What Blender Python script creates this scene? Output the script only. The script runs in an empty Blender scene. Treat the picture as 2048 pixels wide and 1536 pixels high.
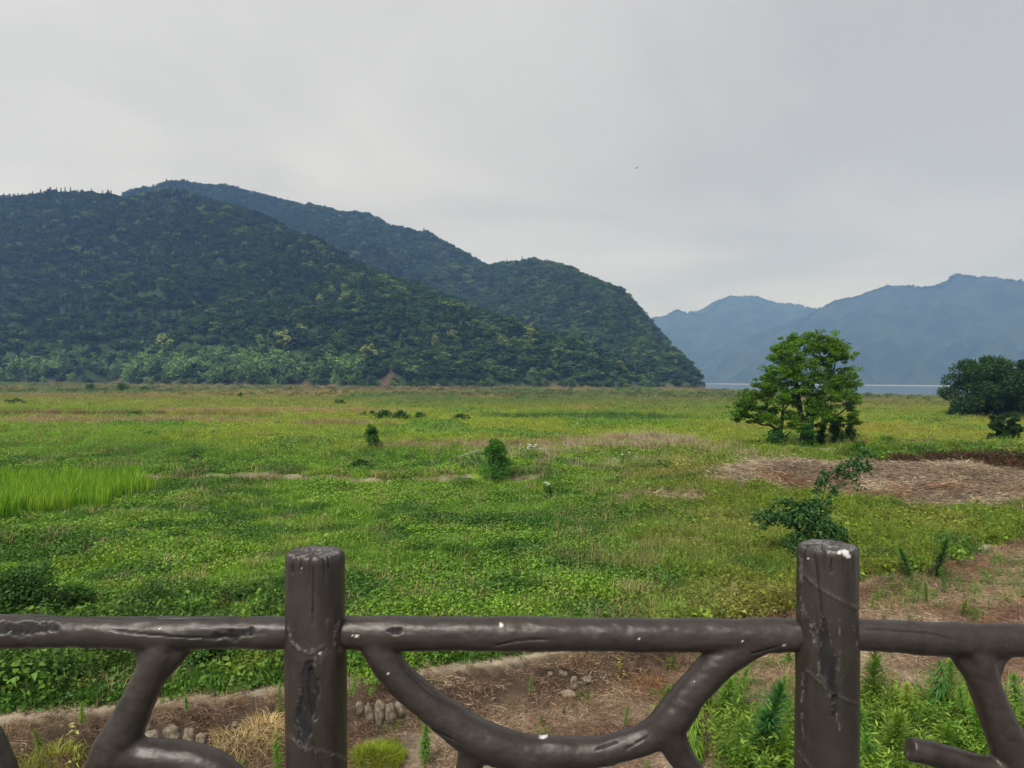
import bpy, math
import numpy as np
from mathutils import Matrix, Vector
sc = bpy.context.scene
R = math.radians
# ------------------------------------------------------------------ camera, world, sun, exposure
F_PX = 1537.0                         # focal length in pixels of the 2048 wide photograph
CAM = np.array([0.0, 0.0, 5.0])
pitch, roll = 6 / F_PX, R(0.45)
_R0 = np.array([1.0, 0, 0]); _U0 = np.array([0, math.sin(pitch), math.cos(pitch)])
CF = np.array([0, math.cos(pitch), -math.sin(pitch)])
CR = math.cos(roll) * _R0 + math.sin(roll) * _U0
CU = -math.sin(roll) * _R0 + math.cos(roll) * _U0
cam_data = bpy.data.cameras.new('camera')
cam_data.sensor_width = 36; cam_data.lens = 36 * F_PX / 2048
cam_data.clip_start = 0.05; cam_data.clip_end = 9000
cam = bpy.data.objects.new('camera', cam_data); sc.collection.objects.link(cam)
cam.matrix_world = Matrix(((CR[0], CU[0], -CF[0], CAM[0]), (CR[1], CU[1], -CF[1], CAM[1]), (CR[2], CU[2], -CF[2], CAM[2]), (0, 0, 0, 1)))
sc.camera = cam
SUN_EL, SUN_AZ = R(52), R(205)        # azimuth measured from +Y clockwise, behind the camera's left shoulder side
world = bpy.data.worlds.new('World'); sc.world = world; world.use_nodes = True
wn, wl = world.node_tree.nodes, world.node_tree.links
wn.clear()
wout = wn.new('ShaderNodeOutputWorld'); bg = wn.new('ShaderNodeBackground'); bg2 = wn.new('ShaderNodeBackground')
sky = wn.new('ShaderNodeTexSky'); sky.sky_type = 'NISHITA'; sky.sun_disc = False
sky.sun_elevation = SUN_EL; sky.sun_rotation = SUN_AZ
wl.new(sky.outputs[0], bg.inputs[0]); bg.inputs[1].default_value = 0.08
tc = wn.new('ShaderNodeTexCoord'); sep = wn.new('ShaderNodeSeparateXYZ'); wl.new(tc.outputs['Generated'], sep.inputs[0])
addz = wn.new('ShaderNodeMath'); addz.operation = 'ADD'; addz.inputs[1].default_value = 0.16; wl.new(sep.outputs[2], addz.inputs[0])
mx = wn.new('ShaderNodeMath'); mx.operation = 'MAXIMUM'; mx.inputs[1].default_value = 0.05; wl.new(addz.outputs[0], mx.inputs[0])
dx = wn.new('ShaderNodeMath'); dx.operation = 'DIVIDE'; wl.new(sep.outputs[0], dx.inputs[0]); wl.new(mx.outputs[0], dx.inputs[1])
dy = wn.new('ShaderNodeMath'); dy.operation = 'DIVIDE'; wl.new(sep.outputs[1], dy.inputs[0]); wl.new(mx.outputs[0], dy.inputs[1])
cmb = wn.new('ShaderNodeCombineXYZ'); wl.new(dx.outputs[0], cmb.inputs[0]); wl.new(dy.outputs[0], cmb.inputs[1])
nz = wn.new('ShaderNodeTexNoise'); nz.inputs['Scale'].default_value = 0.9; nz.inputs['Detail'].default_value = 7
nz.inputs['Roughness'].default_value = 0.5; nz.inputs['Distortion'].default_value = 0.5
wl.new(cmb.outputs[0], nz.inputs['Vector'])
cr = wn.new('ShaderNodeValToRGB')
cr.color_ramp.elements[0].position = 0.3; cr.color_ramp.elements[0].color = (0.440, 0.445, 0.450, 1)
cr.color_ramp.elements[1].position = 0.72; cr.color_ramp.elements[1].color = (0.640, 0.636, 0.630, 1)
lg = wn.new('ShaderNodeMath'); lg.operation = 'MULTIPLY_ADD'; lg.inputs[1].default_value = -0.38; wl.new(sep.outputs[0], lg.inputs[0]); wl.new(nz.outputs[0], lg.inputs[2])   # the cloud thins towards the left
wl.new(lg.outputs[0], cr.inputs[0]); wl.new(cr.outputs[0], bg2.inputs[0]); bg2.inputs[1].default_value = 1.0
wm = wn.new('ShaderNodeMixShader'); wm.inputs[0].default_value = 0.94
wl.new(bg.outputs[0], wm.inputs[1]); wl.new(bg2.outputs[0], wm.inputs[2]); wl.new(wm.outputs[0], wout.inputs[0])
sun_d = bpy.data.lights.new('sun', 'SUN'); sun_d.energy = 3.1; sun_d.angle = R(25); sun_d.color = (1.0, 0.95, 0.86)
sun = bpy.data.objects.new('sun', sun_d); sc.collection.objects.link(sun)
_sd = Vector((math.sin(SUN_AZ) * math.cos(SUN_EL), math.cos(SUN_AZ) * math.cos(SUN_EL), math.sin(SUN_EL)))
sun.rotation_euler = _sd.to_track_quat('Z', 'Y').to_euler(); sun.location = (0, -20, 60)
sc.view_settings.view_transform = 'Standard'; sc.view_settings.look = 'None'
sc.view_settings.exposure = 0.25; sc.view_settings.gamma = 1.0; sc.view_settings.use_curve_mapping = False
sc.render.engine = 'CYCLES'
cy = sc.cycles
cy.use_denoising = True; cy.max_bounces = 6; cy.diffuse_bounces = 3; cy.glossy_bounces = 2; cy.transmission_bounces = 3
cy.transparent_max_bounces = 6; cy.volume_bounces = 1; cy.use_adaptive_sampling = True; cy.adaptive_threshold = 0.01
HAZE = 0.000245

# ------------------------------------------------------------------ pixel <-> place helpers
def ray(px, py):
    return (CF * F_PX + CR * (px - 1024) + CU * (768 - py)) / F_PX
def at(px, py, Y):
    d = ray(px, py); return CAM + d * (Y / d[1])
def on(px, py, z=0.0):
    d = ray(px, py); return CAM + d * ((z - CAM[2]) / d[2])
def proj(P):
    d = P - CAM; f = d @ CF
    return 1024 + F_PX * (d @ CR) / f, 768 - F_PX * (d @ CU) / f
rng = np.random.default_rng(11)

def _hash(ix, iy, seed):
    h = (ix.astype(np.int64) * 374761393 + iy.astype(np.int64) * 668265263 + seed * 974634777) & 0x7fffffff
    h = ((h ^ (h >> 13)) * 1274126177) & 0x7fffffff
    return ((h ^ (h >> 16)) & 0xffff) / 65535.0
def vnoise(x, y, seed=0):
    x = np.asarray(x, float); y = np.asarray(y, float)
    ix = np.floor(x); iy = np.floor(y); fx = x - ix; fy = y - iy
    fx = fx * fx * (3 - 2 * fx); fy = fy * fy * (3 - 2 * fy)
    a = _hash(ix, iy, seed); b = _hash(ix + 1, iy, seed); c = _hash(ix, iy + 1, seed); d = _hash(ix + 1, iy + 1, seed)
    return (a * (1 - fx) + b * fx) * (1 - fy) + (c * (1 - fx) + d * fx) * fy
def fbm(x, y, seed=0, o=4):
    s = 0; a = 0.5; t = 0
    x = np.asarray(x, float); y = np.asarray(y, float)
    for k in range(o):
        s = s + a * vnoise(x * 2 ** k + 17.3 * k, y * 2 ** k - 9.1 * k, seed + k); t += a; a *= 0.5
    return s / t
def ss(a, b, x):
    t = np.clip((x - a) / (b - a), 0, 1); return t * t * (3 - 2 * t)

# ------------------------------------------------------------------ mesh helpers
def make_mesh(name, V, quads=None, tris=None, attrs=None, mat=None, smooth=False):
    me = bpy.data.meshes.new(name)
    V = np.asarray(V, np.float32); nq = 0 if quads is None else len(quads); nt = 0 if tris is None else len(tris)
    me.vertices.add(len(V)); me.vertices.foreach_set('co', V.ravel())
    idx = []; st = []
    if nq: idx.append(np.asarray(quads, np.int32).ravel()); st.append(np.arange(nq) * 4)
    if nt: idx.append(np.asarray(tris, np.int32).ravel()); st.append(nq * 4 + np.arange(nt) * 3)
    idx = np.concatenate(idx); st = np.concatenate(st)
    me.loops.add(len(idx)); me.loops.foreach_set('vertex_index', idx)
    me.polygons.add(nq + nt); me.polygons.foreach_set('loop_start', st.astype(np.int32))
    me.update(calc_edges=True)
    if smooth: me.polygons.foreach_set('use_smooth', np.ones(nq + nt, bool))
    for k, v in (attrs or {}).items():
        v = np.asarray(v, np.float32)
        if v.ndim == 1:
            a = me.attributes.new(k, 'FLOAT', 'POINT'); a.data.foreach_set('value', v)
        else:
            a = me.attributes.new(k, 'FLOAT_VECTOR', 'POINT'); a.data.foreach_set('vector', v.ravel())
    if mat: me.materials.append(mat)
    return me
def link(name, me, parent=None, kind=None, label=None, cat=None, group=None, loc=None, rz=None, tint=None):
    o = bpy.data.objects.new(name, me); sc.collection.objects.link(o)
    if parent is not None: o.parent = parent
    if loc is not None: o.location = [float(v) for v in loc]
    if rz is not None: o.rotation_euler = (0, 0, rz)
    tagit(o, kind, label, cat, group, tint); return o
def tagit(o, kind=None, label=None, cat=None, group=None, tint=None):
    for k, v in (('kind', kind), ('label', label), ('category', cat), ('group', group)):
        if v: o[k] = v
    if tint is not None: o['tint'] = [float(c) for c in tint]
    return o
def thing(name, label, cat, loc=(0, 0, 0), group=None, rz=0.0):
    o = bpy.data.objects.new(name, None); sc.collection.objects.link(o)
    o.location = [float(v) for v in loc]; o.rotation_euler = (0, 0, rz); o.empty_display_size = 0.2
    return tagit(o, None, label, cat, group)
class MB:
    def __init__(s): s.V = []; s.Q = []; s.T = []; s.r = []; s.n = 0
    def add(s, V, Q=None, T=None, r=0.5):
        V = np.asarray(V, float).reshape(-1, 3)
        s.V.append(V); s.r.append(np.broadcast_to(np.asarray(r, float), (len(V),)).copy())
        if Q is not None and len(Q): s.Q.append(np.asarray(Q) + s.n)
        if T is not None and len(T): s.T.append(np.asarray(T) + s.n)
        s.n += len(V)
    def leaves(s, P, A, N, L, W, r, fold=0.12, heart=False):
        """flat leaves: base P, axis A, normal N, length, width; a diamond quad, or a broad six sided leaf"""
        n = len(P); A = unit(A); S = unit(np.cross(A, N)); N = np.cross(S, A)
        L = np.broadcast_to(L, (n,))[:, None]; W = np.broadcast_to(W, (n,))[:, None]
        if heart:
            v = np.stack([P, P + A * L * .12 + S * W * .48 + N * L * fold, P + A * L * .5 + S * W * .38 + N * L * fold * .6, P + A * L - N * L * .12,
                          P + A * L * .5 - S * W * .38 + N * L * fold * .6, P + A * L * .12 - S * W * .48 + N * L * fold], 1).reshape(-1, 3)
            b = np.arange(n)[:, None] * 6
            s.add(v, np.concatenate([b + [0, 1, 2, 3], b + [0, 3, 4, 5]]), None, np.repeat(r, 6))
        else:
            v = np.stack([P, P + A * L * .45 + S * W * .5 + N * L * fold, P + A * L, P + A * L * .45 - S * W * .5 + N * L * fold], 1).reshape(-1, 3)
            s.add(v, np.arange(n)[:, None] * 4 + [0, 1, 2, 3], None, np.repeat(r, 4))
    def blades(s, P, D, H, W, bend, r):
        """grass blades: base P, leaning direction D (xy), height, width, bend; two segments, three triangles"""
        n = len(P); D3 = np.concatenate([D, np.zeros((n, 1))], 1); S = np.stack([-D[:, 1], D[:, 0], np.zeros(n)], 1)
        Z = np.array([0, 0, 1.0]); H = H[:, None]; W = W[:, None]; b = bend[:, None]
        m = P + Z * H * .55 + D3 * H * b * .3; t = P + Z * H * (1 - .35 * b) + D3 * H * b
        v = np.stack([P - S * W * .5, P + S * W * .5, m - S * W * .42, m + S * W * .42, t], 1).reshape(-1, 3)
        k = np.arange(n)[:, None] * 5
        s.add(v, k + [0, 1, 3, 2], k + [2, 3, 4], np.repeat(r, 5))
    def tube(s, pts, rad, seg=7, r=0.5, cap=True):
        pts = np.asarray(pts, float); rad = np.broadcast_to(np.asarray(rad, float), (len(pts),))
        t = unit(np.gradient(pts, axis=0)); up = np.array([0, 0, 1.0]) if abs(t[0][2]) < .9 else np.array([1.0, 0, 0])
        a = np.linspace(0, 2 * np.pi, seg, endpoint=False); V = []
        x = unit(np.cross(up, t[0])[None])[0]
        for i in range(len(pts)):
            x = x - t[i] * (x @ t[i]); x = x / (np.linalg.norm(x) + 1e-9); y = np.cross(t[i], x)
            V.append(pts[i] + rad[i] * (np.cos(a)[:, None] * x + np.sin(a)[:, None] * y))
        V = np.concatenate(V); k = len(pts); j = np.arange(seg); Q = []
        for i in range(k - 1): Q.append(np.stack([i * seg + j, i * seg + (j + 1) % seg, (i + 1) * seg + (j + 1) % seg, (i + 1) * seg + j], 1))
        T = []
        if cap:
            V = np.concatenate([V, pts[:1], pts[-1:]])
            T = np.concatenate([np.stack([np.full(seg, k * seg), (j + 1) % seg, j], 1), np.stack([np.full(seg, k * seg + 1), (k - 1) * seg + j, (k - 1) * seg + (j + 1) % seg], 1)])
        s.add(V, np.concatenate(Q), T, r)
    def mesh(s, name, mat, smooth=False):
        return make_mesh(name, np.concatenate(s.V), np.concatenate(s.Q) if s.Q else None, np.concatenate(s.T) if s.T else None, {'rnd': np.concatenate(s.r)}, mat, smooth)
def unit(v): return v / (np.linalg.norm(v, axis=-1, keepdims=True) + 1e-9)
def rdir(n, up=0.0):
    v = rng.normal(size=(n, 3)); v = unit(v); v[:, 2] = v[:, 2] * (1 - up) + up; return unit(v)
def catmull(P, m):
    P = np.asarray(P, float); t = np.linspace(0, len(P) - 1, m); i = np.clip(t.astype(int), 0, len(P) - 2); f = (t - i)[:, None]
    p0 = P[np.maximum(i - 1, 0)]; p1 = P[i]; p2 = P[i + 1]; p3 = P[np.minimum(i + 2, len(P) - 1)]
    return .5 * (2 * p1 + (p2 - p0) * f + (2 * p0 - 5 * p1 + 4 * p2 - p3) * f ** 2 + (3 * p1 - p0 - 3 * p2 + p3) * f ** 3)

# ------------------------------------------------------------------ materials
def newmat(name):
    m = bpy.data.materials.new(name); m.use_nodes = True; n = m.node_tree.nodes; n.clear()
    return m, n, m.node_tree.links
def leafmat(name, transl=0.3, rough=0.55, yellow=(1.5, 1.25, 0.8), spec=0.25):
    m, n, l = newmat(name)
    out = n.new('ShaderNodeOutputMaterial'); p = n.new('ShaderNodeBsdfPrincipled'); tr = n.new('ShaderNodeBsdfTranslucent'); mix = n.new('ShaderNodeMixShader')
    t = n.new('ShaderNodeAttribute'); t.attribute_type = 'INSTANCER'; t.attribute_name = 'tint'
    r = n.new('ShaderNodeAttribute'); r.attribute_name = 'rnd'
    mm = n.new('ShaderNodeMath'); mm.operation = 'MULTIPLY_ADD'; mm.inputs[1].default_value = 1.1; mm.inputs[2].default_value = 0.45; l.new(r.outputs['Fac'], mm.inputs[0])
    vm = n.new('ShaderNodeVectorMath'); vm.operation = 'SCALE'; l.new(t.outputs['Vector'], vm.inputs[0]); l.new(mm.outputs[0], vm.inputs['Scale'])
    vy = n.new('ShaderNodeVectorMath'); vy.operation = 'MULTIPLY'; l.new(vm.outputs[0], vy.inputs[0]); vy.inputs[1].default_value = yellow
    l.new(vm.outputs[0], p.inputs['Base Color']); l.new(vy.outputs[0], tr.inputs[0])
    p.inputs['Roughness'].default_value = rough; p.inputs['Specular IOR Level'].default_value = spec
    mix.inputs[0].default_value = transl; l.new(p.outputs[0], mix.inputs[1]); l.new(tr.outputs[0], mix.inputs[2]); l.new(mix.outputs[0], out.inputs[0])
    return m
M_LEAF = leafmat('leaf'); M_GRASS = leafmat('grass_blade', 0.35, 0.5, spec=0.2); M_DRY = leafmat('dry_straw', 0.12, 0.8, (1.1, 1.0, .9), 0.1)
M_FAR = leafmat('forest_leaf', 0.15, 0.8, spec=0.0)
def barkmat(name, col, col2, scale=14):
    m, n, l = newmat(name); out = n.new('ShaderNodeOutputMaterial'); p = n.new('ShaderNodeBsdfPrincipled'); l.new(p.outputs[0], out.inputs[0])
    tcn = n.new('ShaderNodeTexCoord'); nn = n.new('ShaderNodeTexNoise'); nn.inputs['Scale'].default_value = scale; nn.inputs['Detail'].default_value = 6; l.new(tcn.outputs['Object'], nn.inputs['Vector'])
    rp = n.new('ShaderNodeValToRGB'); rp.color_ramp.elements[0].position = .35; rp.color_ramp.elements[1].position = .68
    rp.color_ramp.elements[0].color = (*col, 1); rp.color_ramp.elements[1].color = (*col2, 1); l.new(nn.outputs[0], rp.inputs[0]); l.new(rp.outputs[0], p.inputs['Base Color'])
    p.inputs['Roughness'].default_value = .85
    b = n.new('ShaderNodeBump'); b.inputs['Strength'].default_value = .5; b.inputs['Distance'].default_value = .02; l.new(nn.outputs[0], b.inputs['Height']); l.new(b.outputs[0], p.inputs['Normal'])
    return m
M_BARK = barkmat('bark', (.016, .013, .011), (.045, .038, .03)); M_STONE = barkmat('stone', (.07, .055, .04), (.27, .22, .16), 16)
M_STEM = barkmat('plant_stem', (.07, .11, .03), (.12, .15, .05)); M_DEADWOOD = barkmat('dead_wood', (.22, .19, .16), (.38, .34, .29), 20)
M_CONC = barkmat('concrete', (.25, .24, .22), (.36, .35, .33), 3)
def colmat(name, rough=.95, bump=.4, bscale=6, fine=0.35, attr='col'):
    """vertex base colour broken up by fine noise"""
    m, n, l = newmat(name); out = n.new('ShaderNodeOutputMaterial'); p = n.new('ShaderNodeBsdfPrincipled'); l.new(p.outputs[0], out.inputs[0])
    a = n.new('ShaderNodeAttribute'); a.attribute_name = attr
    g = n.new('ShaderNodeNewGeometry'); nn = n.new('ShaderNodeTexNoise'); nn.inputs['Scale'].default_value = bscale; nn.inputs['Detail'].default_value = 7; nn.inputs['Roughness'].default_value = .65; l.new(g.outputs['Position'], nn.inputs['Vector'])
    mr = n.new('ShaderNodeMapRange'); mr.inputs['From Min'].default_value = .25; mr.inputs['From Max'].default_value = .75; mr.inputs['To Min'].default_value = 1 - fine; mr.inputs['To Max'].default_value = 1 + fine; l.new(nn.outputs[0], mr.inputs['Value'])
    vm = n.new('ShaderNodeVectorMath'); vm.operation = 'SCALE'; l.new(a.outputs['Vector'], vm.inputs[0]); l.new(mr.outputs[0], vm.inputs['Scale']); l.new(vm.outputs[0], p.inputs['Base Color'])
    p.inputs['Roughness'].default_value = rough; p.inputs['Specular IOR Level'].default_value = .15
    b = n.new('ShaderNodeBump'); b.inputs['Strength'].default_value = bump; b.inputs['Distance'].default_value = .05; l.new(nn.outputs[0], b.inputs['Height']); l.new(b.outputs[0], p.inputs['Normal'])
    return m
M_GROUND = colmat('ground_soil'); M_HILL = colmat('hill_soil', bscale=.15, bump=.2)

# ------------------------------------------------------------------ terrain
_pp = np.array([on(0, 1447)[:2], on(290, 1418)[:2], on(560, 1388)[:2], on(1000, 1330)[:2], on(1130, 1305)[:2], on(1560, 1222)[:2], on(1740, 1168)[:2], on(1969, 1100)[:2]])
_pp = np.vstack([_pp[0] - np.array([14, 3.2]), _pp, _pp[-1] + np.array([30, 24])])
def path_y(x): return np.interp(x, _pp[:, 0], _pp[:, 1])
def path_d(x, y):
    sl = (path_y(x + .6) - path_y(x - .6)) / 1.2
    return (y - path_y(x)) / np.sqrt(1 + sl * sl)
_sh = np.array([[100, 600], [200, 420], [300, 250], [350, 226], [450, 223], [525, 222], [624, 200], [713, 181], [800, 150], [900, 90], [1100, 60]], float)
def shore_d(x, y): return x - np.interp(y, _sh[:, 0], _sh[:, 1])
def step_y(x): return 38 + .6 * np.sin(x * .35) - .25 * np.maximum(x + 2, 0) + 14 * ss(1, 10, x)
STRAW = [(on(1560, 975), 3.6, 4.0, .80), (on(1800, 985), 4.4, 3.6, .85), (on(1960, 990), 4.6, 3.4, .40), (on(2080, 990), 5.0, 4.0, .4), (on(1700, 960), 4.0, 4.0, .3), (on(1900, 1012), 4.0, 2.2, .40), (on(1330, 1000), 2.6, 1.6, .12)]
def straw_w(x, y):
    w = np.zeros_like(np.asarray(x, float))
    for c, rx, ry, h in STRAW: w = np.maximum(w, np.exp(-(((x - c[0]) / rx) ** 2 + ((y - c[1]) / ry) ** 2) * .9) * (h > .2) + (h <= .2) * .62 * np.exp(-(((x - c[0]) / rx) ** 2 + ((y - c[1]) / ry) ** 2)))
    return np.clip(w + .35 * (fbm(x * .8, y * .8, 5, 3) - .5), 0, 1)
BERM = np.array([[21.5, 45.5], [24, 45.8], [28, 46], [34, 47], [60, 52]])
def berm_d(x, y): return y - np.interp(x, BERM[:, 0], BERM[:, 1])
def gz(x, y):
    x = np.asarray(x, float); y = np.asarray(y, float)
    d = path_d(x, y)
    z = -.035 * np.clip(d - .6, 0, 6) * ss(-2, -12, x)         # carpet falls a little behind the path on the left
    z = z + (fbm(x * .45, y * .45, 2, 3) - .5) * .34 * ss(1.0, 4, d) * ss(260, 90, y)
    z = z + ((fbm(x * 1.3, y * 1.3, 12, 3) - .5) * .42 + (fbm(x * .22, y * .3, 14, 2) - .5) * .45) * ss(1.0, 3, d) * ss(120, 60, y)
    hb = .66 - .5 * ss(1.5, 8.5, x)
    soil = -hb * ss(0, .38, -d + .1 * (fbm(x * 1.7, y * 1.7, 8, 2) - .5)) - .08 * ss(.3, 5, -d) + .10 * (fbm(x * .8, y * .8, 4, 3) - .5) * ss(.2, 1, -d)
    z = np.where(d < 0, soil, z)
    z = z + .34 * ss(0, .35, y - step_y(x)) * ss(60, 30, np.abs(x)) * ss(6, 0, x) + .34 * ss(-3, 10, y - step_y(x)) * (1 - ss(60, 30, np.abs(x)) * ss(6, 0, x)) * (d > 0)
    for c, rx, ry, h in STRAW: z = z + h * np.exp(-(((x - c[0]) / rx) ** 2 + ((y - c[1]) / ry) ** 2) * 1.6)
    z = z + straw_w(x, y) * .42 * (fbm(x * 1.4, y * 1.4, 6, 2) - .3)
    bd = berm_d(x, y); z = z - .50 * ss(15, 20, x) * ss(35, 41, y) * ss(.2, -.7, bd) + .72 * ss(20.5, 23.5, x) * ss(-1.0, .1, bd) * ss(9, 2, bd)
    tb = on(1605, 915)
    z = z + .30 * np.exp(-((x - tb[0] - .4) ** 2 + (y - tb[1] - .8) ** 2) / 9.0)
    sd = shore_d(x, y)
    z = z - (1.55 + z) * ss(-130, 4, sd) * (y > 90) - 2.2 * ss(0, 35, sd) * (y > 90)
    return z
def zat(p): return float(gz(np.array([p[0]]), np.array([p[1]]))[0])
def ground_pt(px, py):
    z = 0.0
    for _ in range(8): p = on(px, py, z); z = zat(p)
    return on(px, py, z)

C = lambda *v: np.array(v, float)
def mixc(a, b, t): return a * (1 - t[:, None]) + b * t[:, None]
SPOTS = [  # far colour patches: place, half sizes, colour
    (on(90, 828, .3), 27, 3.6, C(.19, .11, .065)), (on(120, 842, .3), 25, 4.0, C(.40, .34, .17)), (on(560, 823, .3), 18, 6.0, C(.42, .31, .16)), (on(690, 848, .3), 6, 3, C(.26, .21, .12)),
    (on(240, 776, .3), 60, 45, C(.19, .19, .12)), (on(110, 790, .3), 16, 18, C(.24, .20, .16)), (on(800, 778, .3), 60, 60, C(.20, .16, .10)), (on(960, 789, .3), 24, 14, C(.17, .12, .07)),
    (on(1180, 838, .3), 14, 8, C(.05, .14, .03)), (on(1300, 888, .3), 5.0, 1.4, C(.38, .33, .20)), (on(1190, 888, .3), 4, 1.2, C(.35, .30, .15)), (on(1000, 895, .3), 8, 2.0, C(.26, .21, .11)),
    (on(1300, 790, .3), 90, 60, C(.13, .17, .07)), (on(1760, 892, .3), 6, 1.2, C(.2, .13, .08))]
T0 = on(1606, 908)
def zone(x, y):
    """base colours of the growth, share of dry growth, bare soil and creeper at a place"""
    x = np.asarray(x, float); y = np.asarray(y, float); d = path_d(x, y)
    n1 = fbm(x * .13, y * .13, 21, 4); n2 = fbm(x * .045, y * .045, 33, 4); n3 = fbm(x * .5, y * .5, 41, 3); n4 = fbm(x * .016, y * .02, 55, 4)
    vine = np.tile(C(.132, .262, .032), (len(x), 1)); lush = C(.178, .318, .036); dark = C(.060, .155, .024); yel = C(.265, .345, .048); oli = C(.310, .300, .055); dull = C(.235, .245, .085); blu = C(.095, .200, .050)
    c = mixc(vine, lush, ss(.42, .62, n1)); c = mixc(c, dark, ss(.50, .64, n3) * .85)
    right = ss(1, 6, x - (y - 14) * .12) * ss(60, 40, y)
    c = mixc(c, mixc(np.tile(C(.190, .265, .026), (len(x), 1)), C(.27, .26, .06), ss(.45, .65, n1)), right * (.55 + .45 * n3))
    m = ss(42, 62, y + 22 * (n1 - .5)); cm = mixc(np.tile(yel, (len(x), 1)), C(.190, .330, .034), ss(.46, .60, n2)); cm = mixc(cm, oli, ss(.40, .58, n4 + .0012 * x) * .85); cm = mixc(cm, dark * 1.5, ss(.60, .70, n1) * .7)
    c = mixc(c, cm, m)
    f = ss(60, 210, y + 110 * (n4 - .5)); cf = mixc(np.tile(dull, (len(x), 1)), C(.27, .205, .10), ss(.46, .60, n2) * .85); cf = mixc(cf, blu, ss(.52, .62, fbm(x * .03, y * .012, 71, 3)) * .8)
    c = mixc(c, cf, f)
    dry = .02 + .10 * ss(.52, .7, n2) + .3 * right * ss(.45, .62, n1)
    for p, rx, ry, col in SPOTS:
        w = ss(1.25, .8, np.sqrt(((x - p[0]) / rx) ** 2 + ((y - p[1]) / ry) ** 2) + .5 * (n1 - .5) + .35 * (n3 - .5)); c = mixc(c, col, w * .9)
        dry = np.maximum(dry, w * (col[0] > .2))
    band = ss(.9, .2, np.abs(y - step_y(x) - .2)) * ss(4, 1, x) * ss(-21, -17, x); dry = np.maximum(dry, band * .8)
    sd = shore_d(x, y); beach = ss(-75, -25, sd) * (y > 90); c = mixc(c, C(.24, .19, .125), beach * .85)
    soil = np.where(d < 0, ss(-.1, .06, -d), 0.0); soil = np.maximum(soil, ss(.50, .38, d) * ss(-.1, .05, d) * ss(.30, .42, fbm(x * .55, y * .55, 43, 3) - .22 * ss(1, 5, x) + .12 * ss(0, -3, x)))
    soil = np.where((d < 0), soil * (1 - .0 * n3), soil)
    soil = np.maximum(soil, band * ss(.42, .15, np.abs(y - step_y(x) - .18)) * ss(.26, .38, fbm(x * .7, y * .3, 45, 3)))
    st = ss(.30, .56, straw_w(x, y) + .3 * (n3 - .5)); soil = np.maximum(soil, st); soil = np.maximum(soil, ss(20, 22, x) * ss(-1.5, -1.1, berm_d(x, y)) * ss(.35, .1, berm_d(x, y)))
    soil = np.maximum(soil, .6 * ss(2.4, 1.2, np.hypot(x - T0[0], (y - T0[1] + 1.6) * .8)))
    return c, dry, soil, right, st, n1, n3
rows = np.concatenate([np.linspace(1, 9, 20, endpoint=False), 9 * (1150 / 9) ** np.linspace(0, 1, 520)])
us = np.linspace(-1, 1, 460)
X = us[None, :] * (rows[:, None] * .82 + 9); Y = np.repeat(rows[:, None], len(us), 1)
x = X.ravel(); y = Y.ravel(); z = gz(x, y)
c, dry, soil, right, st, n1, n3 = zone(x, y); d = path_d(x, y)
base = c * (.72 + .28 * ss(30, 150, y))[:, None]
sc1 = mixc(np.tile(C(.14, .104, .074), (len(x), 1)), C(.27, .22, .165), ss(.4, .62, fbm(x * 1.3, y * 1.3, 61, 4)))
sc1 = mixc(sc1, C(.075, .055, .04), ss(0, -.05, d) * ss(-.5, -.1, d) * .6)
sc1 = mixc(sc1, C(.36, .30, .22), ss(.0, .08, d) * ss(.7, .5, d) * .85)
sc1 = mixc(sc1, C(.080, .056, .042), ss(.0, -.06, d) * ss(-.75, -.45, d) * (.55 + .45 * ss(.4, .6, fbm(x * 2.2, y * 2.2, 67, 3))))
sc1 = mixc(sc1, C(.15, .125, .098), st); sc1 = mixc(sc1, C(.14, .095, .07), st * ss(.58, .70, fbm(x * .5, y * .9, 63, 3)))
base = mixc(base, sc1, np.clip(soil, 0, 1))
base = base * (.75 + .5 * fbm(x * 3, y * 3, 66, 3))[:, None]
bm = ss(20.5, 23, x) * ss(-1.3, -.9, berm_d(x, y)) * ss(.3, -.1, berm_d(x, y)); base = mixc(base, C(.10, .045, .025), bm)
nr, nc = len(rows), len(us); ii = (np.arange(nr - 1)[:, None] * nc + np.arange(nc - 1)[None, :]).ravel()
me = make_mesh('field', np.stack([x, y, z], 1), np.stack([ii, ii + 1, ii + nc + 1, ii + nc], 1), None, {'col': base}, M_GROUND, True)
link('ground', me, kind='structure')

# lake
m, n, l = newmat('lake_water'); out = n.new('ShaderNodeOutputMaterial'); p = n.new('ShaderNodeBsdfPrincipled'); l.new(p.outputs[0], out.inputs[0])
p.inputs['Base Color'].default_value = (.10, .15, .17, 1); p.inputs['Roughness'].default_value = .12; p.inputs['IOR'].default_value = 1.33
g = n.new('ShaderNodeNewGeometry'); nn = n.new('ShaderNodeTexNoise'); nn.inputs['Scale'].default_value = .35; nn.inputs['Detail'].default_value = 4; l.new(g.outputs['Position'], nn.inputs['Vector'])
b = n.new('ShaderNodeBump'); b.inputs['Strength'].default_value = .35; b.inputs['Distance'].default_value = .3; l.new(nn.outputs[0], b.inputs['Height']); l.new(b.outputs[0], p.inputs['Normal'])
me = make_mesh('lake', [(60, 180, -1.5), (4500, 180, -1.5), (4500, 5800, -1.5), (60, 5800, -1.5)], [(0, 1, 2, 3)], None, None, m)
link('water', me, kind='structure')

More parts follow.
